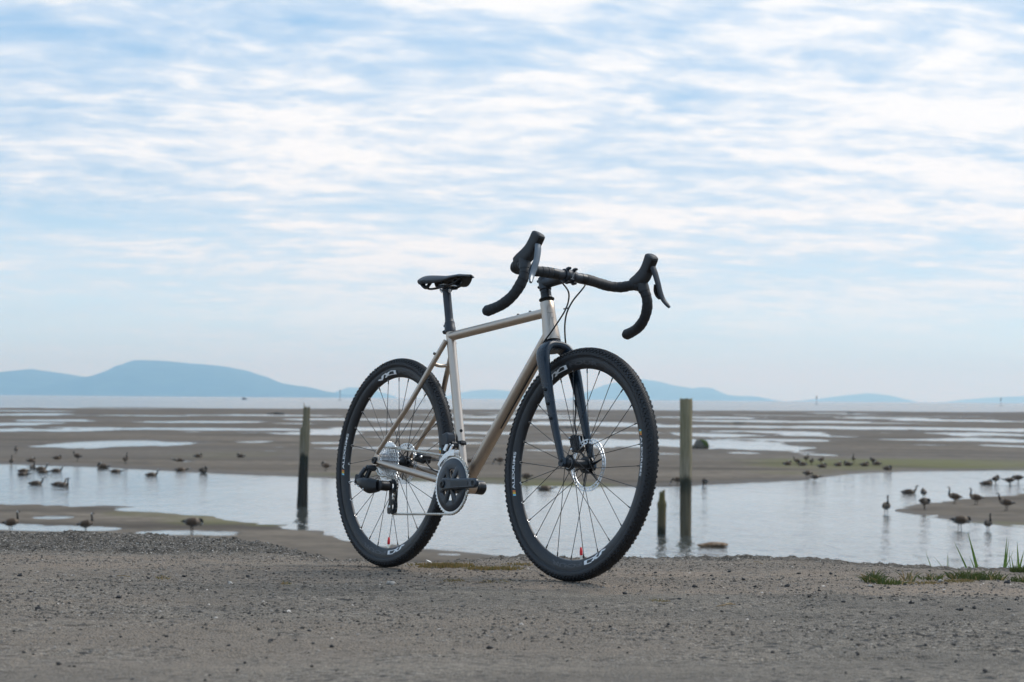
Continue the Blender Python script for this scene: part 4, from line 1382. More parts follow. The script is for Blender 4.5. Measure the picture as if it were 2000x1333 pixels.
loop2 = np.vstack([arc((0.440, 0.277), 0.0930, -91, 103, 40), arc((0.0, WR), 0.0500, 96, 290, 30), arc(PU1, 0.0225, 60, -60, 10), arc(PU2, 0.0225, 150, 268, 12)])
loop2 = np.vstack([loop2, loop2[:1]])
Lc = np.concatenate([[0], np.cumsum(np.linalg.norm(np.diff(loop2, axis=0), axis=1))])
N = int(Lc[-1] / 0.0127) // 2 * 2
sc_ = np.linspace(0, Lc[-1], N, endpoint=False)
pins = np.stack([np.interp(sc_, Lc, loop2[:, 0]), np.interp(sc_, Lc, loop2[:, 0]) * 0, np.interp(sc_, Lc, loop2[:, 1])], 1)
pins[:, 1] = np.interp(pins[:, 0], [0.05, 0.40], [-0.0380, -0.0490])
b = MB()
for k in range(N):
    p0, p1 = pins[k], pins[(k + 1) % N]
    d = p1 - p0
    w = 0.0030 if k % 2 else 0.0021
    for s in (-1, 1):
        o_ = np.array([0, s * w, 0])
        m_ = 0.5 * (p0 + p1) + o_
        e = unit(d)
        b.tube([p0 + o_ - e * 0.0036, p0 + o_ - e * 0.001, p0 + o_ + e * 0.0025, m_, p1 + o_ - e * 0.0025, p1 + o_ + e * 0.001, p1 + o_ + e * 0.0036], [(0.0020, 0.0006), (0.0040, 0.0006), (0.0038, 0.0006), (0.0027, 0.0006), (0.0038, 0.0006), (0.0040, 0.0006), (0.0020, 0.0006)], 6, ref=(0, 1, 0))
    b.lathe([(-0.0034, 0.0018), (-0.0020, 0.0018), (-0.0020, 0.0037), (0.0020, 0.0037), (0.0020, 0.0018), (0.0034, 0.0018)], p0, Y3, 7)
b.build('chain', M_CHAIN, bike, smooth=40)['kind'] = 'stuff'

# --- rear derailleur
rd = bpy.data.objects.new('rear_derailleur', None)
COL.objects.link(rd)
rd.parent = bike
MB().lathe([(-0.004, 0.0085), (0.0, 0.0105), (0.026, 0.0105), (0.029, 0.0080), (0.029, 0.0045), (0.022, 0.004)], (-0.004, -0.070, 0.3255), (-0.20, -1, -0.05), 22).build('hanger_knuckle', M_MATTE, rd)
a0, a1 = np.array([-0.0105, -0.100, 0.3230]), np.array([-0.0290, -0.112, 0.2780])
MB().tube([a0, 0.5 * (a0 + a1) + np.array([-0.003, -0.002, 0.002]), a1], [(0.0075, 0.0060), (0.0070, 0.0065), (0.0085, 0.0085)], 16, ref=(0, 1, 0), power=3).build('outer_link', M_MATTE, rd)
MB().tube([a0 + np.array([0.012, 0.010, -0.004]), a1 + np.array([0.018, 0.014, 0.004])], [(0.0085, 0.0065)] * 2, 14, ref=(0, 1, 0), power=3).build('inner_link', M_BLK, rd)
Rb = rotm((0, 1, 0), 0.10) @ rotm((0, 0, 1), 0.20)
MB().box((-0.0370, -0.104, 0.2850), (0.0150, 0.030, 0.034), Rb, 0.004).build('battery', M_BLK, rd)
body = spline([(-0.026, -0.110, 0.2760), (-0.006, -0.110, 0.2740), (0.014, -0.108, 0.2690), (0.034, -0.104, 0.2650), (0.052, -0.098, 0.2650), (0.066, -0.092, 0.2665)], 5)
MB().tube(body, np.stack([np.interp(np.linspace(0, 1, len(body)), [0, 0.3, 0.6, 1], [0.0130, 0.0195, 0.0260, 0.0190]), np.interp(np.linspace(0, 1, len(body)), [0, 0.3, 0.6, 1], [0.011, 0.016, 0.017, 0.015])], 1), 18, ref=(0, 1, 0), power=3.0).build('motor_body', M_BLK, rd, smooth=30)
MB().lathe([(-0.020, 0.0120), (-0.018, 0.0165), (0.012, 0.0170), (0.016, 0.0150), (0.020, 0.012)], (0.079, -0.078, 0.2675), Y3, 26).build('cage_pivot', M_BLK, rd)
for (px_, pz_) in ((-0.033, 0.268), (-0.012, 0.262), (0.020, 0.253)):
    bolt(rd, (px_, -0.121, pz_), -Y3, 0.0030, 0.003, M_SIL)
cage = [(-0.008, 0.016), (0.010, 0.014), (0.015, -0.004), (0.0165, -0.045), (0.0210, -0.066), (0.0200, -0.084), (0.010, -0.0945), (-0.002, -0.092), (-0.006, -0.078), (0.002, -0.050), (-0.002, -0.020), (-0.010, 0.0)]
for y_, th_ in ((-0.0555, 0.0030), (-0.0330, 0.0020)):
    MB().prism(cage, (PU1[0], y_, PU1[1] + 0.001), (1, 0, 0), (0, 0, 1), (0, 1, 0), th_, 0.0006).build('cage_plate', M_BLK, rd, smooth=30)
for c_ in (PU1, PU2):
    b = MB()
    go = gear_outline(12, 0.0225, 0.0045)
    ring_plate(b, go, circ(0.008, len(go)), -0.0012, 0.0012, (c_[0], -0.0430, c_[1]))
    b.build('pulley', M_DKGREY, rd)
    bolt(rd, (c_[0], -0.0550, c_[1]), -Y3, 0.0046, 0.003, M_SIL)

# --- front derailleur
fd = bpy.data.objects.new('front_derailleur', None)
COL.objects.link(fd)
fd.parent = bike
sx = lambda z: BB[0] + (ST_TOP[0] - BB[0]) * (z - BB[2]) / (ST_TOP[2] - BB[2])
MB().lathe([(-0.0050, 0.0152), (-0.0050, 0.0172), (0.0050, 0.0172), (0.0050, 0.0152)], (sx(0.413), 0, 0.413), sd, 32, closed=True).build('clamp_band', M_BLK, fd)
MB().box((sx(0.413) + 0.0195, -0.004, 0.4135), (0.007, 0.020, 0.0095), None, 0.002).build('clamp_lug', M_BLK, fd)
Rm = rotm((0, 1, 0), -0.20)
MB().prism([(-0.021, -0.020), (0.012, -0.022), (0.020, -0.006), (0.019, 0.012), (0.008, 0.021), (-0.014, 0.019), (-0.023, 0.006)], np.array([0.3800, -0.0200, 0.4230]), Rm[:, 0], Rm[:, 2], -Y3, 0.032, 0.004).build('motor_box', M_MATTE, fd, smooth=30)
MB().box((0.396, -0.028, 0.405), (0.026, 0.022, 0.018), Rm, 0.003).build('bracket', M_BLK, fd)
MB().tube([(0.392, -0.046, 0.408), (0.384, -0.050, 0.386)], [(0.0065, 0.0050), (0.0075, 0.0040)], 12, ref=(0, 1, 0), power=3).build('swing_link', M_SIL, fd)
MB().tube([(0.408, -0.040, 0.400), (0.404, -0.046, 0.378)], [(0.0050, 0.0040)] * 2, 12, ref=(0, 1, 0), power=3).build('swing_link', M_SIL, fd)
t_ = np.radians(np.linspace(84, 142, 12))
for y_, m_ in ((-0.0570, M_SIL), (-0.0400, M_SIL)):
    r0 = 0.0965
    rr = np.interp(np.linspace(0, 1, 12), [0, 0.35, 1], [0.016, 0.014, 0.007])
    out_ = [(BB[0] + (r0 + q) * math.cos(a_), BB[2] + (r0 + q) * math.sin(a_)) for a_, q in zip(t_, rr)]
    inn_ = [(BB[0] + (r0 - 0.004) * math.cos(a_), BB[2] + (r0 - 0.004) * math.sin(a_)) for a_ in t_[::-1]]
    MB().prism(out_ + inn_, (0, y_, 0), (1, 0, 0), (0, 0, 1), (0, 1, 0), 0.0016, 0.0003).build('cage_plate', m_, fd, smooth=30)
for k in range(2):
    bolt(fd, (0.398 + 0.014 * k, -0.040, 0.407 - 0.004 * k), -Y3, 0.0035, 0.004, M_SIL)

# --- disc calipers and their hoses
def caliper(name, c, R, steer):
    X = (lambda b: b.xf(st)) if steer else (lambda b: b)
    root = bpy.data.objects.new(name, None)
    COL.objects.link(root)
    root.parent = bike
    for s in (-1, 1):
        X(MB().box(np.asarray(c) + R @ np.array([0, s * 0.0095, 0]), (0.050, 0.014, 0.030), R, 0.005)).build('caliper_half', M_BLK, root, smooth=30)
    X(MB().box(np.asarray(c) + R @ np.array([0.020, 0, 0.004]), (0.012, 0.026, 0.020), R, 0.003)).build('caliper_bridge', M_BLK, root, smooth=30)
    X(MB().box(np.asarray(c) + R @ np.array([0.004, 0.0, -0.004]), (0.026, 0.0042, 0.030), R, 0.001)).build('brake_pad', M_SIL, root, smooth=30)
    for q in (-0.018, 0.018):
        b = MB().lathe([(0, 0.0045), (0.006, 0.0045), (0.007, 0.003)], np.asarray(c) + R @ np.array([q, -0.016, 0.006]), R @ np.array([0, -1, 0.0]), 12)
        X(b).build('bolt', M_SIL, root)
    return root


fdir = unit(np.array([0.93, 0, 0.59]) - np.array([1.034, 0, 0.351]))
Rf = np.stack([fdir, Y3, np.cross(fdir, Y3)], 1)
cal = caliper('front_caliper', (0.9720, 0.0400, 0.4150), Rf, True)
hp = spline([(0.958, 0.046, 0.445), (0.945, 0.047, 0.48), (0.940, 0.051, 0.520), (0.928, 0.053, 0.55)], 6)
MB().tube(hp, 0.0025, 8).xf(st).build('caliper_hose', M_HOSE, cal)
cdir = unit(np.array([0.22, 0.0, 0.314]) - np.array([0.004, 0.0, 0.347]))
Rr = np.stack([cdir, Y3, np.cross(cdir, Y3)], 1)
cal = caliper('rear_caliper', (0.105, 0.0480, 0.3690), Rr, False)
hp = spline([(0.128, 0.046, 0.362), (0.150, 0.044, 0.345), (0.185, 0.042, 0.330), (0.23, 0.040, 0.322), (0.30, 0.036, 0.312)], 6)
MB().tube(hp, 0.0025, 8).build('caliper_hose', M_HOSE, cal)

# ------------------------------------------------------------------ old timber piles in the creek
def wood_material(name, dry, wetc, z_wet, z_top, moss):
    """weathered timber, dark below the high-water stain, weed on the upper part"""
    m = bpy.data.materials.new(name)
    m.use_nodes = True
    t = NT(m.node_tree)
    P = t.n('ShaderNodeTexCoord').outputs['Object']
    z = t.n('ShaderNodeSeparateXYZ', i={0: P}).outputs[2]
    gr = t.noise(t.mapping(P, scale=(22, 22, 0.9)), 1.0, 6, 0.62, 0.4)
    bl = t.noise(t.mapping(P, scale=(5, 5, 1.6)), 1.0, 5, 0.6)
    c = t.mix(t.ramp(gr, 0.32, 0.68), tuple(q * 0.55 for q in dry), tuple(q * 1.2 for q in dry))
    c = t.mix(t.math('MULTIPLY', t.ramp(t.math('ADD', t.math('MULTIPLY', z, 1.0 / max(z_top, 0.1)), bl), 0.75, 1.35), moss), c, (0.150, 0.140, 0.045))
    edge = t.math('ADD', z, t.math('MULTIPLY', t.math('SUBTRACT', bl, 0.5), 0.55))
    wet = t.ramp(edge, z_wet + 0.10, z_wet - 0.10)
    c = t.mix(wet, c, t.mix(t.ramp(gr, 0.3, 0.7), tuple(q * 0.6 for q in wetc), tuple(q * 1.5 for q in wetc)))
    belt = t.math('MULTIPLY', t.ramp(edge, z_wet - 0.55, z_wet - 0.12), t.ramp(edge, z_wet + 0.05, z_wet - 0.08))
    c = t.mix(t.math('MULTIPLY', belt, 0.85), c, (0.018, 0.022, 0.012))
    rg = t.math('SUBTRACT', 0.9, t.math('MULTIPLY', wet, 0.35))
    b = t.n('ShaderNodeBump', i={'Height': gr, 'Strength': 0.9, 'Distance': 0.02})
    p = t.n('ShaderNodeBsdfPrincipled', i={'Base Color': c, 'Roughness': rg, 'Specular IOR Level': 0.3, 'Normal': b.outputs[0]})
    t.n('ShaderNodeOutputMaterial', i={'Surface': p.outputs[0]})
    return m


def pile(name, u, v, pts, mat_, label, seed, jag):
    """pts: (height, x offset, half width, half depth) in metres from the waterline"""
    base = at(u, v, z=ZW)
    rng = np.random.default_rng(seed)
    n = 26
    a = np.linspace(0, 2 * np.pi, n, endpoint=False)
    hs = np.array([q[0] for q in pts])
    zz = np.concatenate([np.linspace(-0.9, hs[-1], 46)])
    rr = []
    flute = 0.05 * np.sin(a * 5 + seed) + 0.04 * np.sin(a * 9 + 2 * seed) + 0.03 * rng.normal(size=n)
    for z in zz:
        x0, w, d = (np.interp(z, hs, [q[k] for q in pts]) for k in (1, 2, 3))
        k = 1 + flute * (2.0 if jag > 0.1 else 0.7) + 0.035 * vnoise(a * 2.0, np.full(n, z * 2.2), seed) * 2
        ring = np.stack([x0 + w * k * np.cos(a), d * k * np.sin(a), np.full(n, z)], 1)
        rr.append(ring)
    top = rr[-1].copy()
    top[:, 2] += jag * (0.9 * np.abs(vnoise(a * 1.7 + seed, a * 0, seed)) * 2 + 0.25 * rng.random(n))
    rr[-1] = top
    cap = top.copy()
    cen = cap.mean(0)
    cap[:, :2] = cen[:2] + (cap[:, :2] - cen[:2]) * 0.75
    cap[:, 2] = cen[2] - jag * 0.25 + 0.01 * rng.random(n)
    rr.append(cap)
    o = MB().rings(rr).build(name, mat_, None, smooth=42)
    o.location = base
    return o


tag(pile('timber_post', 590, 989, [(-1, 0.02, 0.165, 0.15), (0, 0.0, 0.162, 0.15), (0.8, 0.015, 0.145, 0.14), (1.55, 0.04, 0.128, 0.12), (1.75, 0.045, 0.150, 0.12), (2.42, 0.062, 0.150, 0.11), (2.50, 0.095, 0.108, 0.10), (3.02, 0.11, 0.098, 0.08)],
         wood_material('split_timber', (0.27, 0.225, 0.170), (0.026, 0.023, 0.016), 1.60, 3.1, 0.35), 'x', 3, 0.22),
    'tall splintered grey post leaning in the creek, black below its tide stain', 'post')
tag(pile('timber_post', 1339, 1046, [(-1, 0, 0.142, 0.142), (0, 0, 0.142, 0.142), (1.6, -0.005, 0.150, 0.150), (3.35, -0.01, 0.158, 0.158), (3.44, -0.01, 0.155, 0.155)],
         wood_material('round_pile', (0.37, 0.305, 0.215), (0.105, 0.086, 0.052), 1.45, 3.4, 0.42), 'x', 8, 0.03),
    'tall round wooden pile with a flat mossy top standing in the creek', 'post')
tag(pile('timber_post', 1292, 1044, [(-1, 0, 0.095, 0.09), (0, 0, 0.098, 0.09), (0.6, 0.005, 0.095, 0.09), (0.78, 0.005, 0.108, 0.10), (0.86, 0.005, 0.075, 0.08), (1.0, 0.01, 0.062, 0.07)],
         wood_material('rotten_stub', (0.150, 0.120, 0.068), (0.075, 0.060, 0.036), 0.2, 1.1, 0.5), 'x', 12, 0.16),
    'short rotten post with a ragged top beside the round pile', 'post')


# ------------------------------------------------------------------ rocks and drift on the flat
def rock_mesh(name, seed, sx_, sy, sz, mat_, rough=0.28, n=28, m=18):
    b = MB()
    a = np.linspace(0, 2 * np.pi, n, endpoint=False)
    rr = []
    for k in range(m + 1):
        t_ = np.pi * np.clip(k / m, 0.03, 0.97)
        d = np.stack([np.sin(t_) * np.cos(a), np.sin(t_) * np.sin(a), np.full(n, -np.cos(t_))], 1)
        s = 1 + rough * (fbm(d[:, 0] * 1.6 + d[:, 2] * 0.9 + seed, d[:, 1] * 1.6 - d[:, 2] * 0.7, 4, seed) * 1.6)
        q = d * s[:, None] * np.array([sx_, sy, sz])
        rr.append(q)
    b.rings(rr)
    return b.mesh(name, mat_, 60)


def two_tone(name, c0, c1, scale, lo=0.45, hi=0.6, up=None, rough=0.85, bump=0.4, bs=14.0):
    m = bpy.data.materials.new(name)
    m.use_nodes = True
    t = NT(m.node_tree)
    P = t.n('ShaderNodeTexCoord').outputs['Object']
    nz = t.noise(P, scale, 6, 0.6)
    f = nz
    if up is not None:
        s = t.n('ShaderNodeSeparateXYZ', i={0: P})
        f = t.math('ADD', t.math('MULTIPLY', nz, 0.8), t.math('ADD', t.math('MULTIPLY', s.outputs[2], up[2]), t.math('MULTIPLY', s.outputs[0], up[0])))
    c = t.mix(t.ramp(f, lo, hi), c0, c1)
    c = t.mix(t.math('MULTIPLY', t.ramp(t.noise(P, scale * 6, 4, 0.6), 0.4, 0.7), 0.35), c, (0.04, 0.038, 0.034))
    b = t.n('ShaderNodeBump', i={'Height': t.noise(P, bs, 5, 0.6), 'Strength': bump, 'Distance': 0.03})
    p = t.n('ShaderNodeBsdfPrincipled', i={'Base Color': c, 'Roughness': rough, 'Specular IOR Level': 0.3, 'Normal': b.outputs[0]})
    t.n('ShaderNodeOutputMaterial', i={'Surface': p.outputs[0]})
    return m


rk = link('boulder', rock_mesh('boulder', 5, 0.66, 0.55, 0.46, two_tone('weedy_rock', (0.150, 0.130, 0.100), (0.060, 0.085, 0.014), 2.2, 0.45, 0.62, (0.42, 0, 0.5)), 0.5))
rk.location = at(1370, 878, z=ZW) + np.array([0, 0, 0.20])
rk.scale = (1.0, 1.0, 1.25)
tag(rk, 'rounded boulder with green weed on one side lying in a tidal pool', 'boulder')
lg = link('drift_log', rock_mesh('drift_log', 9, 0.345, 0.12, 0.070, two_tone('sodden_log', (0.17, 0.10, 0.055), (0.30, 0.22, 0.15), 9.0, 0.5, 0.62), 0.26, 34, 20))
lg.location = at(1390, 1068, z=ZW) + np.array([0, 0, 0.032])
lg.rotation_euler = (0, R_(-2.5), R_(8))
tag(lg, 'short brown sodden log floating in the creek beside the piles', 'log')
# weed lumps far out on the mud
M_WEED = mat('dark_weed', (0.035, 0.030, 0.022), 0.9, var=0.4, scale=6)
lump = rock_mesh('weed_lump', 14, 0.5, 0.4, 0.14, M_WEED, 0.5, 16, 8)
for k, (u, v, s) in enumerate(((538, 810, 3.2), (1107, 838, 2.0), (1663, 808, 2.6), (1445, 829, 1.8))):
    o = link('weed_clump', lump)
    o.location = at(u, v, z=ZW) + np.array([0, 0, 0.06])
    o.scale = (s, s, s * 0.8)
    o.rotation_euler = (0, 0, k * 1.3)
    tag(o, 'low dark lump of weed far out on the bare flat', 'weed', 'weed lumps on the outer flat')

# ------------------------------------------------------------------ far out: a small boat and channel markers
M_DARK = mat('dark_paint', (0.03, 0.032, 0.036), 0.6)
bo = bpy.data.objects.new('motor_boat', None)
COL.objects.link(bo)
bl_ = at(477, 772.3, y=2600.0)
bo.location = (bl_[0], 2600, ZW)
hull = MB()
rr = []
for x_, w_, h_ in ((-2.7, 0.9, 1.1), (-1.5, 1.1, 1.0), (0.5, 1.1, 1.1), (2.0, 0.7, 1.35), (2.9, 0.05, 1.6)):
    rr.append([(x_, -w_, h_), (x_, -w_ * 0.8, 0.2), (x_, 0, -0.3), (x_, w_ * 0.8, 0.2), (x_, w_, h_)])
hull.rings(rr).build('hull', M_DARK, bo)
MB().box((-0.3, 0, 1.75), (2.2, 1.5, 1.5), None, 0.15).build('cabin', M_DARK, bo)
MB().tube([(-1.8, 0, 1.0), (-1.8, 0, 2.9)], 0.09, 8).build('mast', M_DARK, bo)
tag(bo, 'tiny dark motor boat far out on the open water under the long hill', 'boat')
for k, (u, vt, lab) in enumerate(((664, 761, 'slim dark marker pole on the sea just off the tail of the long hill'), (829, 763, 'slim dark marker pole on the open sea seen through the rear wheel'), (1595, 773, 'dark marker pole with a fat head beside the low far island'), (1955, 777, 'dark square-headed marker on the sea before the palest far island'))):
    r_ = bpy.data.objects.new('channel_marker', None)
    COL.objects.link(r_)
    Y_ = 2300.0
    hor = at(u, 780, y=Y_)
    r_.location = (hor[0], Y_, ZW)
    hgt = at(u, vt, y=Y_)[2] - ZW
    MB().tube([(0, 0, -1), (0, 0, hgt)], 0.22, 10).build('pole', M_DARK, r_)
    MB().box((0, 0, hgt * 0.8), (0.9 if k > 1 else 0.6, 0.5, hgt * 0.30), None, 0.1).build('topmark', M_DARK, r_)
    MB().lathe([(-0.8, 0.8), (0.5, 0.7), (0.9, 0.4)], (0, 0, 0), (0, 0, 1), 12).build('base', M_DARK, r_)
    tag(r_, lab, 'marker', 'channel markers on the sea')

# ------------------------------------------------------------------ geese
BRN, PAL, BLK, WHT, LEGC = (0.092, 0.060, 0.038), (0.215, 0.160, 0.115), (0.012, 0.011, 0.010), (0.55, 0.52, 0.48), (0.02, 0.018, 0.016)
M_GOOSE = mat('goose_plumage', (0.1, 0.08, 0.06), 0.75, var=0.30, scale=26, attr='tint', bump=0.3, bscale=40, spec=0.25)
BODY = [(-0.315, 0.010, 0.012, 0.008, BLK), (-0.25, 0.018, 0.050, 0.030, BLK), (-0.19, 0.012, 0.084, 0.066, (0.16, 0.135, 0.115)), (-0.12, 0.006, 0.112, 0.100, BRN), (-0.03, 0.002, 0.128, 0.118, BRN), (0.06, 0.002, 0.126, 0.118, BRN), (0.13, 0.010, 0.104, 0.102, PAL), (0.175, 0.032, 0.072, 0.074, PAL)]
NECKS = {
    'alert': [(0.200, 0.075, 0.038, 0.040, BLK), (0.208, 0.130, 0.027, 0.028, BLK), (0.208, 0.195, 0.023, 0.024, BLK), (0.212, 0.245, 0.024, 0.026, BLK), (0.228, 0.280, 0.029, 0.030, WHT), (0.256, 0.283, 0.026, 0.025, BLK), (0.285, 0.272, 0.012, 0.011, BLK), (0.316, 0.264, 0.006, 0.004, BLK)],
    'curve': [(0.215, 0.070, 0.038, 0.038, BLK), (0.250, 0.115, 0.026, 0.027, BLK), (0.262, 0.170, 0.023, 0.024, BLK), (0.270, 0.215, 0.024, 0.026, BLK), (0.292, 0.240, 0.028, 0.029, WHT), (0.322, 0.238, 0.024, 0.024, BLK), (0.350, 0.226, 0.011, 0.010, BLK), (0.380, 0.218, 0.006, 0.004, BLK)],
    'graze': [(0.225, 0.010, 0.042, 0.042, BLK), (0.280, -0.040, 0.028, 0.028, BLK), (0.318, -0.105, 0.023, 0.023, BLK), (0.340, -0.165, 0.023, 0.024, BLK), (0.358, -0.205, 0.028, 0.029, WHT), (0.378, -0.228, 0.022, 0.022, BLK), (0.396, -0.245, 0.011, 0.010, BLK), (0.410, -0.258, 0.005, 0.004, BLK)],
    'low': [(0.225, 0.020, 0.040, 0.040, BLK), (0.285, 0.022, 0.026, 0.026, BLK), (0.340, 0.040, 0.022, 0.022, BLK), (0.375, 0.062, 0.024, 0.025, BLK), (0.402, 0.072, 0.027, 0.028, WHT), (0.428, 0.064, 0.021, 0.021, BLK), (0.450, 0.050, 0.010, 0.009, BLK), (0.472, 0.040, 0.005, 0.004, BLK)],
    'tuck': [(0.185, 0.075, 0.044, 0.046, BLK), (0.165, 0.120, 0.033, 0.034, BLK), (0.125, 0.145, 0.028, 0.030, BLK), (0.085, 0.138, 0.030, 0.031, WHT), (0.055, 0.122, 0.022, 0.021, BLK), (0.030, 0.108, 0.010, 0.009, BLK), (0.005, 0.098, 0.005, 0.004, BLK)],
    'preen': [(0.215, 0.060, 0.044, 0.044, BLK), (0.245, 0.050, 0.030, 0.030, BLK), (0.262, 0.005, 0.025, 0.025, BLK), (0.250, -0.045, 0.026, 0.027, WHT), (0.225, -0.070, 0.021, 0.021, BLK), (0.195, -0.080, 0.010, 0.009, BLK), (0.170, -0.084, 0.005, 0.004, BLK)],
}


def goose_mesh(stance, neck, tilt=0.0):
    """one body: tail, trunk, neck, head and bill in a single run; legs when it stands"""
    pts = BODY + NECKS[neck]
    zb = {'stand': 0.285, 'swim': 0.035, 'sit': 0.085}[stance]
    P_ = np.array([(q[0], 0, q[1]) for q in pts])
    P_ = P_ @ rotm((0, 1, 0), tilt).T
    P_[:, 2] += zb
    r = np.array([(q[2], q[3]) for q in pts])
    col = np.array([q[4] for q in pts])
    k = 3
    t0, t1 = np.arange(len(P_)), np.linspace(0, len(P_) - 1, (len(P_) - 1) * k + 1)
    Pd = spline(P_, k)
    rd_ = np.stack([np.interp(t1, t0, r[:, j]) for j in (0, 1)], 1)
    cd = col[np.clip(np.round(t1).astype(int), 0, len(col) - 1)]
    b = MB()
    n = 14
    rings, cols = [], []
    T = np.gradient(Pd, axis=0)
    N0 = None
    for i in range(len(Pd)):
        tv = unit(T[i])
        N0 = np.array([0, 0, 1.0]) - tv * tv[2] if N0 is None else N0 - tv * np.dot(N0, tv)
        N0 = unit(N0)
        Bv = np.cross(tv, N0)
        a = np.linspace(0, 2 * np.pi, n, endpoint=False)
        rings.append(Pd[i] + np.outer(np.cos(a) * rd_[i, 0], Bv) + np.outer(np.sin(a) * rd_[i, 1], N0))
        c = np.tile(cd[i], (n, 1))
        if i < 22:
            under = np.sin(a) < -0.55
            c[under] = np.array([0.20, 0.17, 0.14]) if i > 6 else np.array([0.5, 0.48, 0.45])
            wing = (np.abs(np.cos(a)) > 0.35) & (np.sin(a) > -0.1) & (i > 4) & (i < 19)
            c[wing] = c[wing] * (0.72 if i % 2 else 0.95)
        cols.append(c)
    b.rings(rings)
    b.col.append(np.vstack(cols))
    if stance == 'stand':
        for s, dx in ((-1, 0.015), (1, -0.035)):
            for path, rad in (([(dx, s * 0.042, 0.235), (dx - 0.012, s * 0.045, 0.13), (dx + 0.004, s * 0.047, 0.012)], [0.026, 0.012, 0.0085]), ([(dx - 0.004, s * 0.047, 0.012), (dx + 0.04, s * 0.047, 0.006), (dx + 0.075, s * 0.047, 0.003)], [(0.009, 0.007), (0.020, 0.006), (0.026, 0.003)])):
                nb = b.n
                b.tube(path, rad, 8)
                b.col.append(np.tile(LEGC, (b.n - nb, 1)))
    return b.mesh('goose', M_GOOSE, 60)


_gm = {}


def goose(u, v, stance, neck, head, label, group, s=1.0, water=None, tilt=None):
    tilt = tilt if tilt is not None else (-0.16 if stance == 'stand' and neck in ('alert', 'curve', 'tuck') else 0.0)
    key = (stance, neck, tilt)
    if key not in _gm:
        _gm[key] = goose_mesh(*key)
    p_ = at(u, v, z=ZW)
    if stance == 'swim' or water:
        z = ZW - (0.05 if stance == 'stand' else 0.0)
    else:
        z = float(mud_fields(np.array([p_[0]]), np.array([p_[1]]))[0][0])
        z = max(z, ZW - 0.04)
        p_ = at(u, v, z=z)
    o = link('goose', _gm[key])
    o.location = (p_[0], p_[1], z)
    o.rotation_euler = (0, 0, R_(head))
    o.scale = (s, s, s)
    tag(o, label, 'goose', group)


G = 'geese on the tidal flat'
SW = 'brown goose swimming with neck up in the creek beyond the splintered post'
SL = 'brown goose swimming with neck held low in the creek beyond the splintered post'
EDG = 'dark goose resting at the far edge of the creek below the big oval pool'
FLT = 'small dark goose resting on the far mud above the creek'
GRN = 'dark goose resting among the flock on the green weed strip'
BAK = 'dark goose on the far mud seen through the bicycle frame'
# on the near beach
goose(22, 1035, 'stand', 'alert', 25, 'brown goose standing in a thin pool on the near beach, facing the sea, neck straight', G, 0.84, True)
goose(168, 1037, 'stand', 'alert', 5, 'brown goose standing side-on with raised neck in the thin pool on the near beach', G, 0.80, True)
goose(376, 1037, 'stand', 'preen', 5, 'brown goose with its head bent down over a thin pool on the near beach', G, 0.95, True)
# on the flat across the creek, left
goose(31, 887, 'stand', 'tuck', -80, 'dark goose standing on the far mud, head tucked, above the swimming geese', G, 0.95)
goose(22, 910, 'stand', 'alert', -70, 'dark goose standing upright at the waterline above the swimming geese', G, 0.85)
for u, v, h in ((61, 903, 30), (112, 898, 0), (387, 894, 10), (470, 894, 170)):
    goose(u, v, 'sit', 'tuck', h, FLT, G, 0.95)
goose(151, 901, 'stand', 'curve', 160, 'dark goose stooping on the far mud with its neck curved', G, 0.95)
goose(245, 907, 'stand', 'alert', -60, 'dark goose standing tall on the far mud beside the oval pool', G, 0.95)
goose(351, 903, 'sit', 'low', 175, 'dark goose lying on the mud beside a small bright puddle', G, 1.0)
goose(201, 916, 'sit', 'tuck', 180, EDG, G, 1.15)
goose(353, 922, 'sit', 'low', 20, EDG, G, 1.0)
goose(397, 923, 'sit', 'tuck', -40, EDG, G, 1.05)
for u, v, h, nk in ((80, 918, 10, 'curve'), (110, 922, 5, 'curve'), (296, 930, 0, 'curve'), (70, 947, 5, 'curve'), (114, 949, 8, 'curve'), (124, 951, -30, 'alert'), (64, 915, -60, 'alert')):
    goose(u, v, 'swim', nk, h, SW, G, 1.0)
for u, v, h in ((46, 922, 5), (84, 924, -5), (226, 923, 0), (45, 929, -20)):
    goose(u, v, 'swim', 'low', h, SL, G, 0.95)
goose(636, 921, 'stand', 'tuck', 200, 'pale brown goose hunched at the far waterline between post and rear tyre', G, 0.95)
for u, v, h, nk, st_ in ((848, 901, 150, 'tuck', 'sit'), (917, 904, 20, 'tuck', 'sit'), (976, 909, 190, 'graze', 'stand')):
    goose(u, v, st_, nk, h, BAK, G, 1.0)
goose(1028, 943, 'stand', 'graze', 170, 'brown goose grazing at the waterline seen through the front wheel spokes', G, 0.95)
goose(1064, 957, 'swim', 'low', 5, 'brown goose floating close to the bank seen through the front wheel spokes', G, 1.05)
# right: the flock on the weed
for u, v, h in ((1538, 909, 20), (1567, 910, 180), (1606, 914, 0), (1637, 911, 30), (1656, 910, 160), (1689, 911, 10), (1734, 919, -40), (1712, 909, 180)):
    goose(u, v, 'sit', 'tuck', h, GRN, G, 1.0)
for u, v, h, nk in ((1556, 908, 200, 'curve'), (1585, 909, -70, 'tuck'), (1604, 906, 20, 'tuck'), (1705, 907, 150, 'tuck')):
    goose(u, v, 'stand', nk, h, 'dark goose standing hunched among the flock on the green weed strip', G, 0.8)
goose(1575, 903, 'stand', 'alert', -60, 'dark goose standing upright at the back of the flock on the weed strip', G, 0.85)
goose(1667, 904, 'stand', 'alert', -100, 'lone goose standing tall behind the weed strip flock', G, 0.85)
goose(1577, 935, 'stand', 'graze', 20, 'goose bending to feed at the waterline below the flock', G, 0.85)
goose(1592, 940, 'stand', 'low', 10, 'goose wading out from the waterline below the flock', G, 0.8, True)
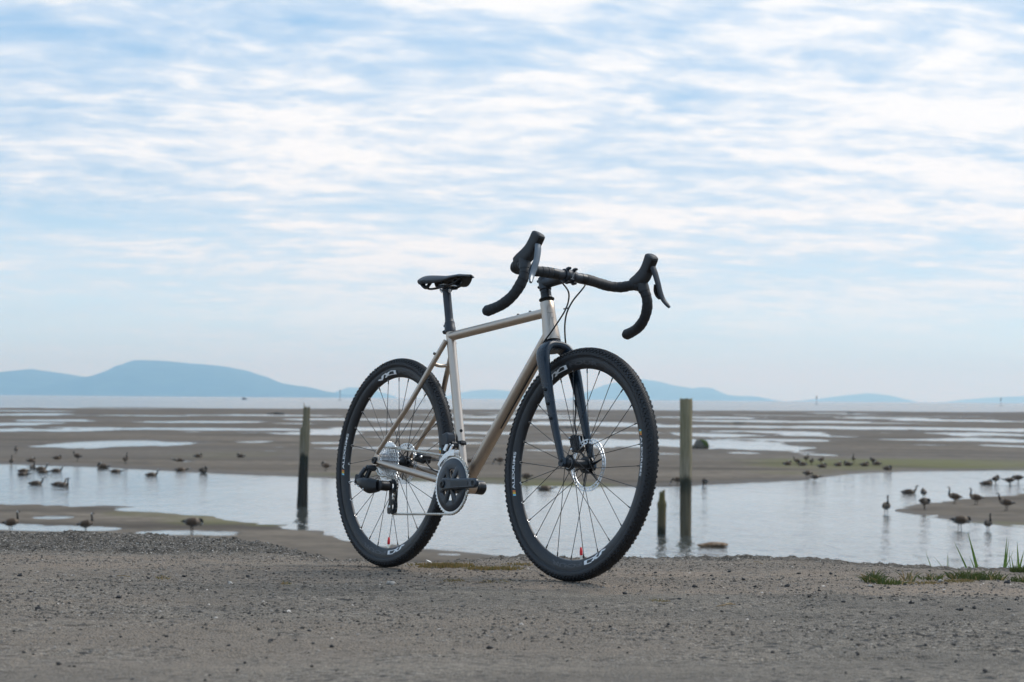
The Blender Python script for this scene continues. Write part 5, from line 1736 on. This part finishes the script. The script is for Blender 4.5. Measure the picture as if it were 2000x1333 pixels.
goose(1377, 953, 'stand', 'graze', 100, 'plump brown goose at the waterline beside the round pile, head down', G, 0.95)
goose(1323, 948, 'stand', 'graze', 180, 'goose half hidden behind the round pile, feeding at the waterline', G, 0.8)
# the sand bar
goose(1731, 1003, 'stand', 'alert', -85, 'goose standing bolt upright in shallow water off the tip of the mud bar', G, 0.98, True)
goose(1775, 964, 'swim', 'curve', 0, 'goose swimming with curved neck behind the mud bar', G, 1.05)
goose(1804, 975, 'stand', 'tuck', 95, 'goose standing hunched on the back edge of the mud bar', G, 0.85)
goose(1806, 996, 'stand', 'preen', -60, 'goose preening by the tip of the mud bar', G, 0.95)
goose(1864, 985, 'stand', 'alert', 175, 'goose with raised neck on the crest of the mud bar, nearer its tip', G, 0.92)
goose(1906, 987, 'stand', 'alert', 182, 'goose with raised neck on the crest of the mud bar, farther from its tip', G, 0.92)
goose(1965, 998, 'stand', 'curve', 175, 'dark rust-brown goose stooping on the slope of the mud bar', G, 0.95)
goose(1876, 1033, 'stand', 'preen', 5, 'goose wading before the mud bar, head turned into its breast', G, 1.0, True)
goose(1930, 1035, 'stand', 'alert', -80, 'goose wading head-on before the mud bar', G, 0.8, True)
goose(1927, 947, 'swim', 'tuck', 10, 'goose dozing on the water behind the mud bar', G, 1.1)
goose(1945, 945, 'stand', 'tuck', -60, 'goose standing hunched in the shallows behind the mud bar', G, 0.9, True)
goose(1972, 947, 'stand', 'low', 175, 'goose stretching its neck low in the shallows behind the mud bar', G, 0.85, True)
goose(1988, 943, 'stand', 'graze', 170, 'goose dipping its bill in the shallows behind the mud bar', G, 0.95, True)

# ------------------------------------------------------------------ stones on the asphalt
def ground_hit(u, v):
    """point of the asphalt seen at a photo point"""
    d = ray(u, v)
    lo, hi = 3.0, 11.0
    y = np.linspace(3.5, 11.0, 400)
    for it in range(2):
        s = y / d[1]
        k = int(np.argmax(CAM[2] + s * d[2] < ground_z(s * d[0], y, True)))
        y = np.linspace(y[max(k - 1, 0)], y[k], 30)
    s = y[-1] / d[1]
    p_ = CAM + s * d
    return p_


M_ST = [two_tone('basalt_chip', (0.040, 0.039, 0.040), (0.085, 0.080, 0.076), 60, 0.4, 0.7, None, 0.8, 0.5, 300),
        two_tone('grey_chip', (0.15, 0.14, 0.13), (0.23, 0.21, 0.19), 60, 0.4, 0.7, None, 0.85, 0.5, 300),
        two_tone('pale_chip', (0.42, 0.38, 0.34), (0.58, 0.55, 0.50), 60, 0.4, 0.7, None, 0.85, 0.4, 300),
        two_tone('rust_chip', (0.16, 0.085, 0.055), (0.22, 0.13, 0.09), 60, 0.4, 0.7, None, 0.85, 0.4, 300)]
chips = [[rock_mesh('stone', 30 + k + 7 * j, 1.0, 0.75 + 0.1 * (k % 3), 0.52 + 0.09 * (k % 4), M_ST[j], 0.55, 9, 6) for k in range(6)] for j in range(4)]
SG = 'loose stones on the asphalt'


def stone(u, v, wpx, kind, label):
    p_ = ground_hit(u, v)
    r = 0.5 * wpx * p_[1] / F
    o = link('stone', chips[kind][random.randrange(6)])
    o.location = (p_[0], p_[1], p_[2] + r * 0.28)
    o.scale = (r, r, r * random.uniform(0.8, 1.1))
    o.rotation_euler = (random.uniform(-0.3, 0.3), random.uniform(-0.3, 0.3), random.uniform(0, 6.28))
    tag(o, label, 'stone', SG)


DK = 'small dark stone chip lying loose on the worn asphalt'
GY = 'small grey stone chip lying loose on the worn asphalt'
for u, v, w in ((39, 1126, 11), (232, 1168, 11), (75, 1191, 12), (360, 1127, 9), (484, 1127, 9), (290, 1131, 8), (350, 1152, 8), (150, 1149, 7), (59, 1157, 8), (115, 1298, 11), (145, 1303, 7), (28, 1234, 8), (648, 1264, 9), (529, 1253, 11),
                (956, 1268, 15), (549, 1326, 9), (487, 1200, 7), (477, 1210, 6), (447, 1262, 8), (572, 1190, 7), (780, 1117, 8), (305, 1255, 6), (215, 1255, 6), (410, 1320, 6), (400, 1330, 7), (90, 1214, 7), (1356, 1148, 10), (1220, 1161, 11), (1327, 1171, 8), (1410, 1195, 8), (1306, 1221, 8), (1165, 1186, 6),
                (1192, 1225, 8), (1265, 1202, 6), (1647, 1177, 9), (1740, 1209, 9), (1808, 1261, 8), (1942, 1281, 9), (1924, 1312, 11), (1201, 1325, 12), (1510, 1276, 9), (1540, 1278, 7), (1622, 1236, 7), (1870, 1192, 8), (1970, 1192, 8), (1495, 1206, 6), (1560, 1122, 8), (1537, 1146, 12), (1475, 1147, 9), (1600, 1155, 8), (1452, 1133, 8),
                (1425, 1118, 8), (1390, 1126, 7), (1735, 1150, 8), (1728, 1146, 6), (1848, 1141, 9), (1968, 1140, 14), (1648, 1177, 8), (1876, 1193, 9), (1700, 1171, 8), (1804, 1173, 8), (1780, 1180, 11), (1903, 1189, 10), (1862, 1158, 8), (1945, 1164, 7), (1985, 1173, 8)):
    stone(u, v, w, 0, DK)
rs = np.random.default_rng(77)
for k in range(120):
    v = 1112 + 215 * rs.random() ** 1.4
    stone(rs.uniform(5, 1995), v, rs.uniform(4.5, 8.0), 0 if rs.random() < 0.68 else 1, '')
ZONES = [((0.176, 6.91), 0.42, 'close around the foot of the front tyre'), ((-0.4155, 7.763), 0.45, 'close around the foot of the rear tyre'), ((-0.08, 7.35), 0.40, 'on the sandy ground between the two tyres'),
         ((1.45, 7.4), 0.55, 'on the sandy strip before the grass tufts'), ((0.75, 7.3), 0.60, 'on the sandy strip between front tyre and grass'), ((-1.4, 7.6), 0.9, 'on the asphalt below the crumbling strip')]
for o in COL.objects:
    if o.name.startswith('stone') and (not o.get('label') or o['label'] == DK):
        tone = 'grey' if o.data in chips[1] else 'dark'
        z_ = [w for c, r, w in ZONES if math.hypot(o.location.x - c[0], o.location.y - c[1]) < r]
        o['label'] = f'small {tone} stone chip lying ' + (z_[0] if z_ else ('out on the bare grey asphalt, away from the bicycle' if o.location.y < 5.9 else 'on the worn asphalt before the bicycle'))
stone(450, 1141, 12, 2, 'small white stone lying between dark chips on the asphalt')
stone(762, 1142, 20, 2, 'flat white stone on the asphalt in front of the rear tyre')
stone(1838, 1137, 12, 2, 'pale stone lying beside the long grass tuft')
stone(1700, 1146, 11, 2, 'pale stone at the foot of the dense grass tuft')
sh = link('shell', rock_mesh('shell', 44, 1, 0.8, 0.4, mat('shell_white', (0.72, 0.69, 0.64), 0.5), 0.5, 10, 6))
q_ = ground_hit(838, 1101)
sh.location = q_ + np.array([0, 0, 0.006])
sh.scale = (0.012, 0.009, 0.010)
sh.rotation_euler = (0.2, 0.5, 0.7)
tag(sh, 'broken white shell at the edge of the dry moss', 'shell')

# fine gravel that nobody could count: crumbs over the asphalt and the broken edge
M_GRIT = mat('grit', (0.2, 0.19, 0.18), 0.9, var=0.35, scale=300, attr='tint', spec=0.2)


def scatter_mesh(name, X, Y, S, cols, seed, m_, flat=0.6):
    rng = np.random.default_rng(seed)
    n = len(X)
    Z = ground_z(X, Y) + S * flat * 0.25
    base = np.array([(1, 0, 0), (0.2, 0.9, 0), (-0.9, 0.35, 0), (-0.5, -0.85, 0), (0.6, -0.8, 0), (0.1, 0.05, 1), (-0.05, 0, -0.8)])
    f = np.array([(0, 1, 5), (1, 2, 5), (2, 3, 5), (3, 4, 5), (4, 0, 5)])
    V = np.repeat(base[None], n, 0) * (1 + 0.35 * rng.normal(size=(n, 7, 1)).clip(-1, 1))
    V[:, 6] = (0, 0, -0.5)
    an = rng.uniform(0, 6.28, n)
    c, s = np.cos(an)[:, None], np.sin(an)[:, None]
    x, y = V[:, :, 0] * c - V[:, :, 1] * s, V[:, :, 0] * s + V[:, :, 1] * c
    V = np.stack([x, y, V[:, :, 2] * flat + 0.25 * rng.normal(size=(n, 7)).clip(-1, 1)], -1) * S[:, None, None] + np.stack([X, Y, Z], -1)[:, None]
    F_ = (f[None] + (np.arange(n) * 7)[:, None, None]).reshape(-1, 3)
    me = bpy.data.meshes.new(name)
    V = V.reshape(-1, 3)
    me.vertices.add(len(V))
    me.vertices.foreach_set('co', V.ravel())
    me.loops.add(F_.size)
    me.loops.foreach_set('vertex_index', F_.ravel())
    me.polygons.add(len(F_))
    me.polygons.foreach_set('loop_start', np.arange(0, F_.size, 3))
    me.polygons.foreach_set('loop_total', np.full(len(F_), 3))
    me.update(calc_edges=True)
    ca_ = me.color_attributes.new('tint', 'FLOAT_COLOR', 'POINT')
    c4 = np.ones((len(V), 4))
    c4[:, :3] = np.repeat(cols, 7, 0)
    ca_.data.foreach_set('color', c4.ravel())
    me.materials.append(m_)
    me.validate()
    return me


def grit_cols(n, rng, dark=0.5):
    t_ = rng.random((n, 1))
    c = np.where(t_ < dark, 0.030 + 0.05 * rng.random((n, 1)), np.where(t_ < 0.988, 0.10 + 0.12 * rng.random((n, 1)), 0.34 + 0.15 * rng.random((n, 1))))
    return c * np.array([1.06, 0.95, 0.83])


n = 95000
rg_ = np.random.default_rng(5)
yy = 4.3 + 4.5 * rg_.random(n) ** 0.8
xx = rg_.uniform(-0.245, 0.245, n) * yy
keep = (fbm(xx * 1.3, yy * 2.0, 3, 33) + 0.25 * rg_.normal(size=n) > -0.05)
xx, yy = xx[keep], yy[keep]
ss_ = 0.0011 + 0.0044 * rg_.random(len(xx)) ** 6
tag(link('gravel', scatter_mesh('gravel', xx, yy, ss_, grit_cols(len(xx), rg_, 0.62), 6, M_GRIT)), 'fine loose grit strewn over the asphalt', kind='stuff')
n = 95000
yy = rg_.uniform(8.1, 9.95, n)
xx = rg_.uniform(-0.25, 0.25, n) * yy
yc_, _z = crest(xx)
bmk = berm_mask(xx, yy)
keep = (rg_.random(n) < bmk * 0.95 + 0.04) & (yy < yc_ + 0.08)
xx, yy = xx[keep], yy[keep]
ss_ = 0.0016 + 0.0050 * rg_.random(len(xx)) ** 4
ss_ = np.where(xx > -0.6, ss_ * 0.62, ss_)
tag(link('gravel', scatter_mesh('gravel', xx, yy, ss_, grit_cols(len(xx), rg_, 0.38), 8, M_GRIT, 0.7)), 'broken asphalt crumbs along the edge of the bank', kind='stuff')

# ------------------------------------------------------------------ grass, moss, straw
def leaf_mat(name, c0, c1):
    m = bpy.data.materials.new(name)
    m.use_nodes = True
    t = NT(m.node_tree)
    P = t.n('ShaderNodeTexCoord').outputs['Object']
    c = t.mix(t.ramp(t.noise(P, 30, 3, 0.5), 0.3, 0.7), c0, c1)
    p = t.n('ShaderNodeBsdfPrincipled', i={'Base Color': c, 'Roughness': 0.55, 'Specular IOR Level': 0.35})
    tr = t.n('ShaderNodeBsdfTranslucent', i={'Color': c})
    mx = t.n('ShaderNodeMixShader', i={0: 0.35, 1: p.outputs[0], 2: tr.outputs[0]})
    t.n('ShaderNodeOutputMaterial', i={'Surface': mx.outputs[0]})
    return m


M_GRASS = leaf_mat('grass_blade', (0.046, 0.066, 0.017), (0.100, 0.125, 0.036))
M_SEDGE = leaf_mat('sedge_leaf', (0.085, 0.150, 0.030), (0.150, 0.235, 0.060))
M_DRY = leaf_mat('dry_grass', (0.26, 0.17, 0.075), (0.38, 0.28, 0.14))


def blade(b, base, tip, w, bend=(0, 0, 0), n=6, mi=0):
    base, tip = np.asarray(base, float), np.asarray(tip, float)
    mid = 0.5 * (base + tip) + np.asarray(bend, float)
    t_ = np.linspace(0, 1, n)[:, None]
    P_ = (1 - t_) ** 2 * base + 2 * t_ * (1 - t_) * mid + t_ ** 2 * tip
    T = np.gradient(P_, axis=0)
    sidev = np.cross(T, np.array([0.15, 1.0, 0.2]))
    sidev /= np.linalg.norm(sidev, axis=1)[:, None] + 1e-9
    fold = np.cross(sidev, T)
    fold /= np.linalg.norm(fold, axis=1)[:, None] + 1e-9
    ww = (w * np.interp(t_, [0, 0.25, 0.7, 1], [0.75, 1.0, 0.65, 0.04]))
    v = np.stack([P_ - sidev * ww / 2, P_ + fold * ww * 0.16, P_ + sidev * ww / 2], 1).reshape(-1, 3)
    f = []
    for i in range(n - 1):
        f += [(3 * i, 3 * i + 1, 3 * i + 4, 3 * i + 3), (3 * i + 1, 3 * i + 2, 3 * i + 5, 3 * i + 4)]
    b.add(v, f, mi)


def sedge(pts, label, y):
    """tall leaves rooted on the far slope of the bank; (base u, v, tip u, v, width px, sideways bend px)"""
    c = at(pts[0][0], pts[0][1], y=y)
    r_ = bpy.data.objects.new('sedge_plant', None)
    COL.objects.link(r_)
    gz = float(ground_z(np.array([c[0]]), np.array([y]), True)[0])
    r_.location = (c[0], y, gz)
    for k, (u0, v0, u1, v1, w, bd) in enumerate(pts):
        yy_ = y + 0.05 * math.sin(k * 2.1)
        p0, p1 = at(u0, v0, y=yy_), at(u1, v1, y=yy_ + 0.04 * math.cos(k * 1.7))
        d = unit(p1 - p0)
        g0 = float(ground_z(np.array([p0[0]]), np.array([yy_]), True)[0])
        p0 = p0 - d * max((p0[2] - g0) / max(d[2], 0.3), 0.0) - np.array([0, 0, 0.01])
        b = MB()
        blade(b, p0 - r_.location, p1 - r_.location, 1.45 * w * y / F, (bd * y / F, 0, 0), 9)
        b.build('leaf', M_SEDGE, r_, smooth=30)
    tag(r_, label, 'plant', 'sedges along the bank')


def zc(x, y):
    return 1640 + x / 5.5556, 1040 + y / 5.5556


def zl(lst):
    return [(*zc(a, b), *zc(c, d), w, bd) for a, b, c, d, w, bd in lst]


sedge(zl([(995, 395, 930, 205, 2.6, 2), (1135, 405, 1015, 255, 2.4, 3), (1165, 405, 1173, 215, 2.0, 0), (1187, 405, 1180, 250, 2.0, 0)]), 'thin sedge with three or four short sparse leaves behind the bank edge', 8.72)
sedge(zl([(1385, 420, 1240, 100, 3.4, 4), (1487, 428, 1390, 3, 5.6, 5), (1470, 410, 1405, 255, 2.6, 2), (1578, 432, 1420, 285, 1.6, 9), (1415, 420, 1412, 300, 1.4, 0)]), 'sedge with one tall broad bright leaf behind the bank edge', 8.62)
sedge(zl([(1748, 442, 1737, 352, 5.2, 0), (1793, 442, 1816, 45, 4.4, -3), (1798, 442, 1834, 90, 3.2, -2), (1806, 390, 1890, 185, 2.2, -4), (1768, 430, 1790, 250, 1.6, 0)]), 'sedge with a pair of tall upright leaves beside the arching one', 8.58)
sedge(zl([(1890, 446, 1860, 250, 3.6, 2), (1942, 446, 1925, 100, 4.6, 1), (1945, 446, 2002, 195, 3.8, -3), (1915, 446, 1840, 178, 1.8, -16), (1955, 446, 2060, 230, 2.6, 14), (1900, 446, 1925, 300, 2.2, 0)]), 'bushy sedge with an arching leaf over a dark green clump', 8.54)


def tuft(u0, u1, v, hpx, n, label, dry=0.1, seed=0):
    rng = np.random.default_rng(seed)
    c = ground_hit(0.5 * (u0 + u1), v)
    b = MB()
    wd = 0.5 * (u1 - u0) * c[1] / F
    hh = 1.7 * hpx * c[1] / F
    for k in range(n):
        x = rng.uniform(-1, 1)
        px_, py_ = c[0] + x * wd, c[1] + rng.uniform(-0.03, 0.05)
        z0 = float(ground_z(np.array([px_]), np.array([py_]))[0])
        h = hh * rng.uniform(0.35, 1.0) * (1 - 0.4 * abs(x))
        le = rng.normal(0, 0.55) + 0.35 * x
        tipv = np.array([px_ + h * le * 1.1, py_ + h * rng.normal(0, 0.5), z0 + h * (0.55 + 0.5 * rng.random())])
        blade(b, np.array([px_, py_, z0 - 0.003]) - c, tipv - c, rng.uniform(0.0016, 0.0034), (0, 0, h * 0.35), 4, 1 if rng.random() < dry else 0)
    o = b.build('grass_tuft', [M_GRASS, M_DRY], None, smooth=30)
    o.location = c
    tag(o, label, 'grass', 'grass tufts on the asphalt edge')


tuft(1690, 1728, 1138, 17, 130, 'dense green grass tuft at the outer end of the row, on bare asphalt', 0.06, 1)
tuft(1712, 1762, 1142, 12, 110, 'low spreading grass tuft touching the dense outermost tuft', 0.12, 2)
tuft(1764, 1782, 1135, 20, 26, 'sparse grass tuft with a few long stalks in the row', 0.45, 3)
tuft(1800, 1838, 1134, 13, 60, 'small grass tuft halfway along the row', 0.25, 4)
tuft(1858, 1910, 1132, 16, 150, 'long grass tuft in the row with rusty litter at its foot', 0.10, 5)
tuft(1902, 1956, 1133, 15, 140, 'long bushy grass tuft beside a flat dark stone', 0.12, 6)
tuft(1978, 2030, 1138, 12, 110, 'bright green grass tuft beyond the flat dark stone', 0.05, 7)
tuft(1976, 2030, 1119, 12, 200, 'dark green clump under the bushy sedge', 0.0, 8)
tuft(548, 566, 1142, 5, 34, 'tiny dry weed tuft in the open asphalt beside the rear tyre', 0.8, 9)
tuft(300, 330, 1131, 5, 34, 'tiny dry weed tuft near the crumbling strip', 0.85, 10)


def moss(patches, seed):
    rng = np.random.default_rng(seed)
    b = MB()
    c0 = ground_hit(900, 1106)
    for (u0, u1, v, n, h) in patches:
        for k in range(n):
            c = ground_hit(rng.uniform(u0, u1), v + rng.normal(0, 1.5)) if k % 12 == 0 else c
            px_, py_ = c[0] + rng.normal(0, 0.012), c[1] + rng.normal(0, 0.012)
            z0 = float(ground_z(np.array([px_]), np.array([py_]))[0])
            t_ = np.array([px_ + rng.normal(0, 0.004), py_ + rng.normal(0, 0.004), z0 + h * rng.uniform(0.5, 1.2)])
            blade(b, np.array([px_, py_, z0 - 0.002]) - c0, t_ - c0, 0.0026, (rng.normal(0, 0.002), 0, 0), 3, 0 if rng.random() < 0.72 else 1)
    o = b.build('moss', [M_DRY2, M_MOSSG], None, smooth=30)
    o.location = c0
    tag(o, 'strip of dry yellow moss along the edge between the wheels', kind='stuff')


M_DRY2 = leaf_mat('dry_moss', (0.21, 0.145, 0.055), (0.30, 0.215, 0.09))
M_MOSSG = leaf_mat('green_moss', (0.10, 0.098, 0.032), (0.155, 0.145, 0.050))
moss([(800, 845, 1106, 200, 0.008), (845, 915, 1107, 700, 0.012), (915, 1012, 1112, 520, 0.010), (990, 1035, 1104, 120, 0.008), (870, 910, 1135, 90, 0.004), (945, 990, 1137, 70, 0.004), (1270, 1300, 1174, 90, 0.003), (1740, 1850, 1139, 330, 0.005), (1850, 1900, 1136, 200, 0.006)], 4)
for k, (u0, v0, u1, v1) in enumerate(((228, 1127, 254, 1129), (1400, 1187, 1436, 1183), (1412, 1186, 1430, 1181), (1472, 1099, 1490, 1103))):
    a_, b_ = ground_hit(u0, v0), ground_hit(u1, v1)
    o = MB().tube(seg(np.zeros(3), b_ - a_, 3) + np.array([[0, 0, 0.003], [0, 0, 0.006], [0, 0, 0.003]]), 0.0012, 6).build('straw', M_DRY)
    o.location = a_
    tag(o, ('lone pale straw lying on the asphalt beside dry weed tufts', 'longer of two crossed straws lying on the open asphalt', 'shorter of two crossed straws lying on the open asphalt', 'pale twig lying along the broken bank edge')[k], 'straw')
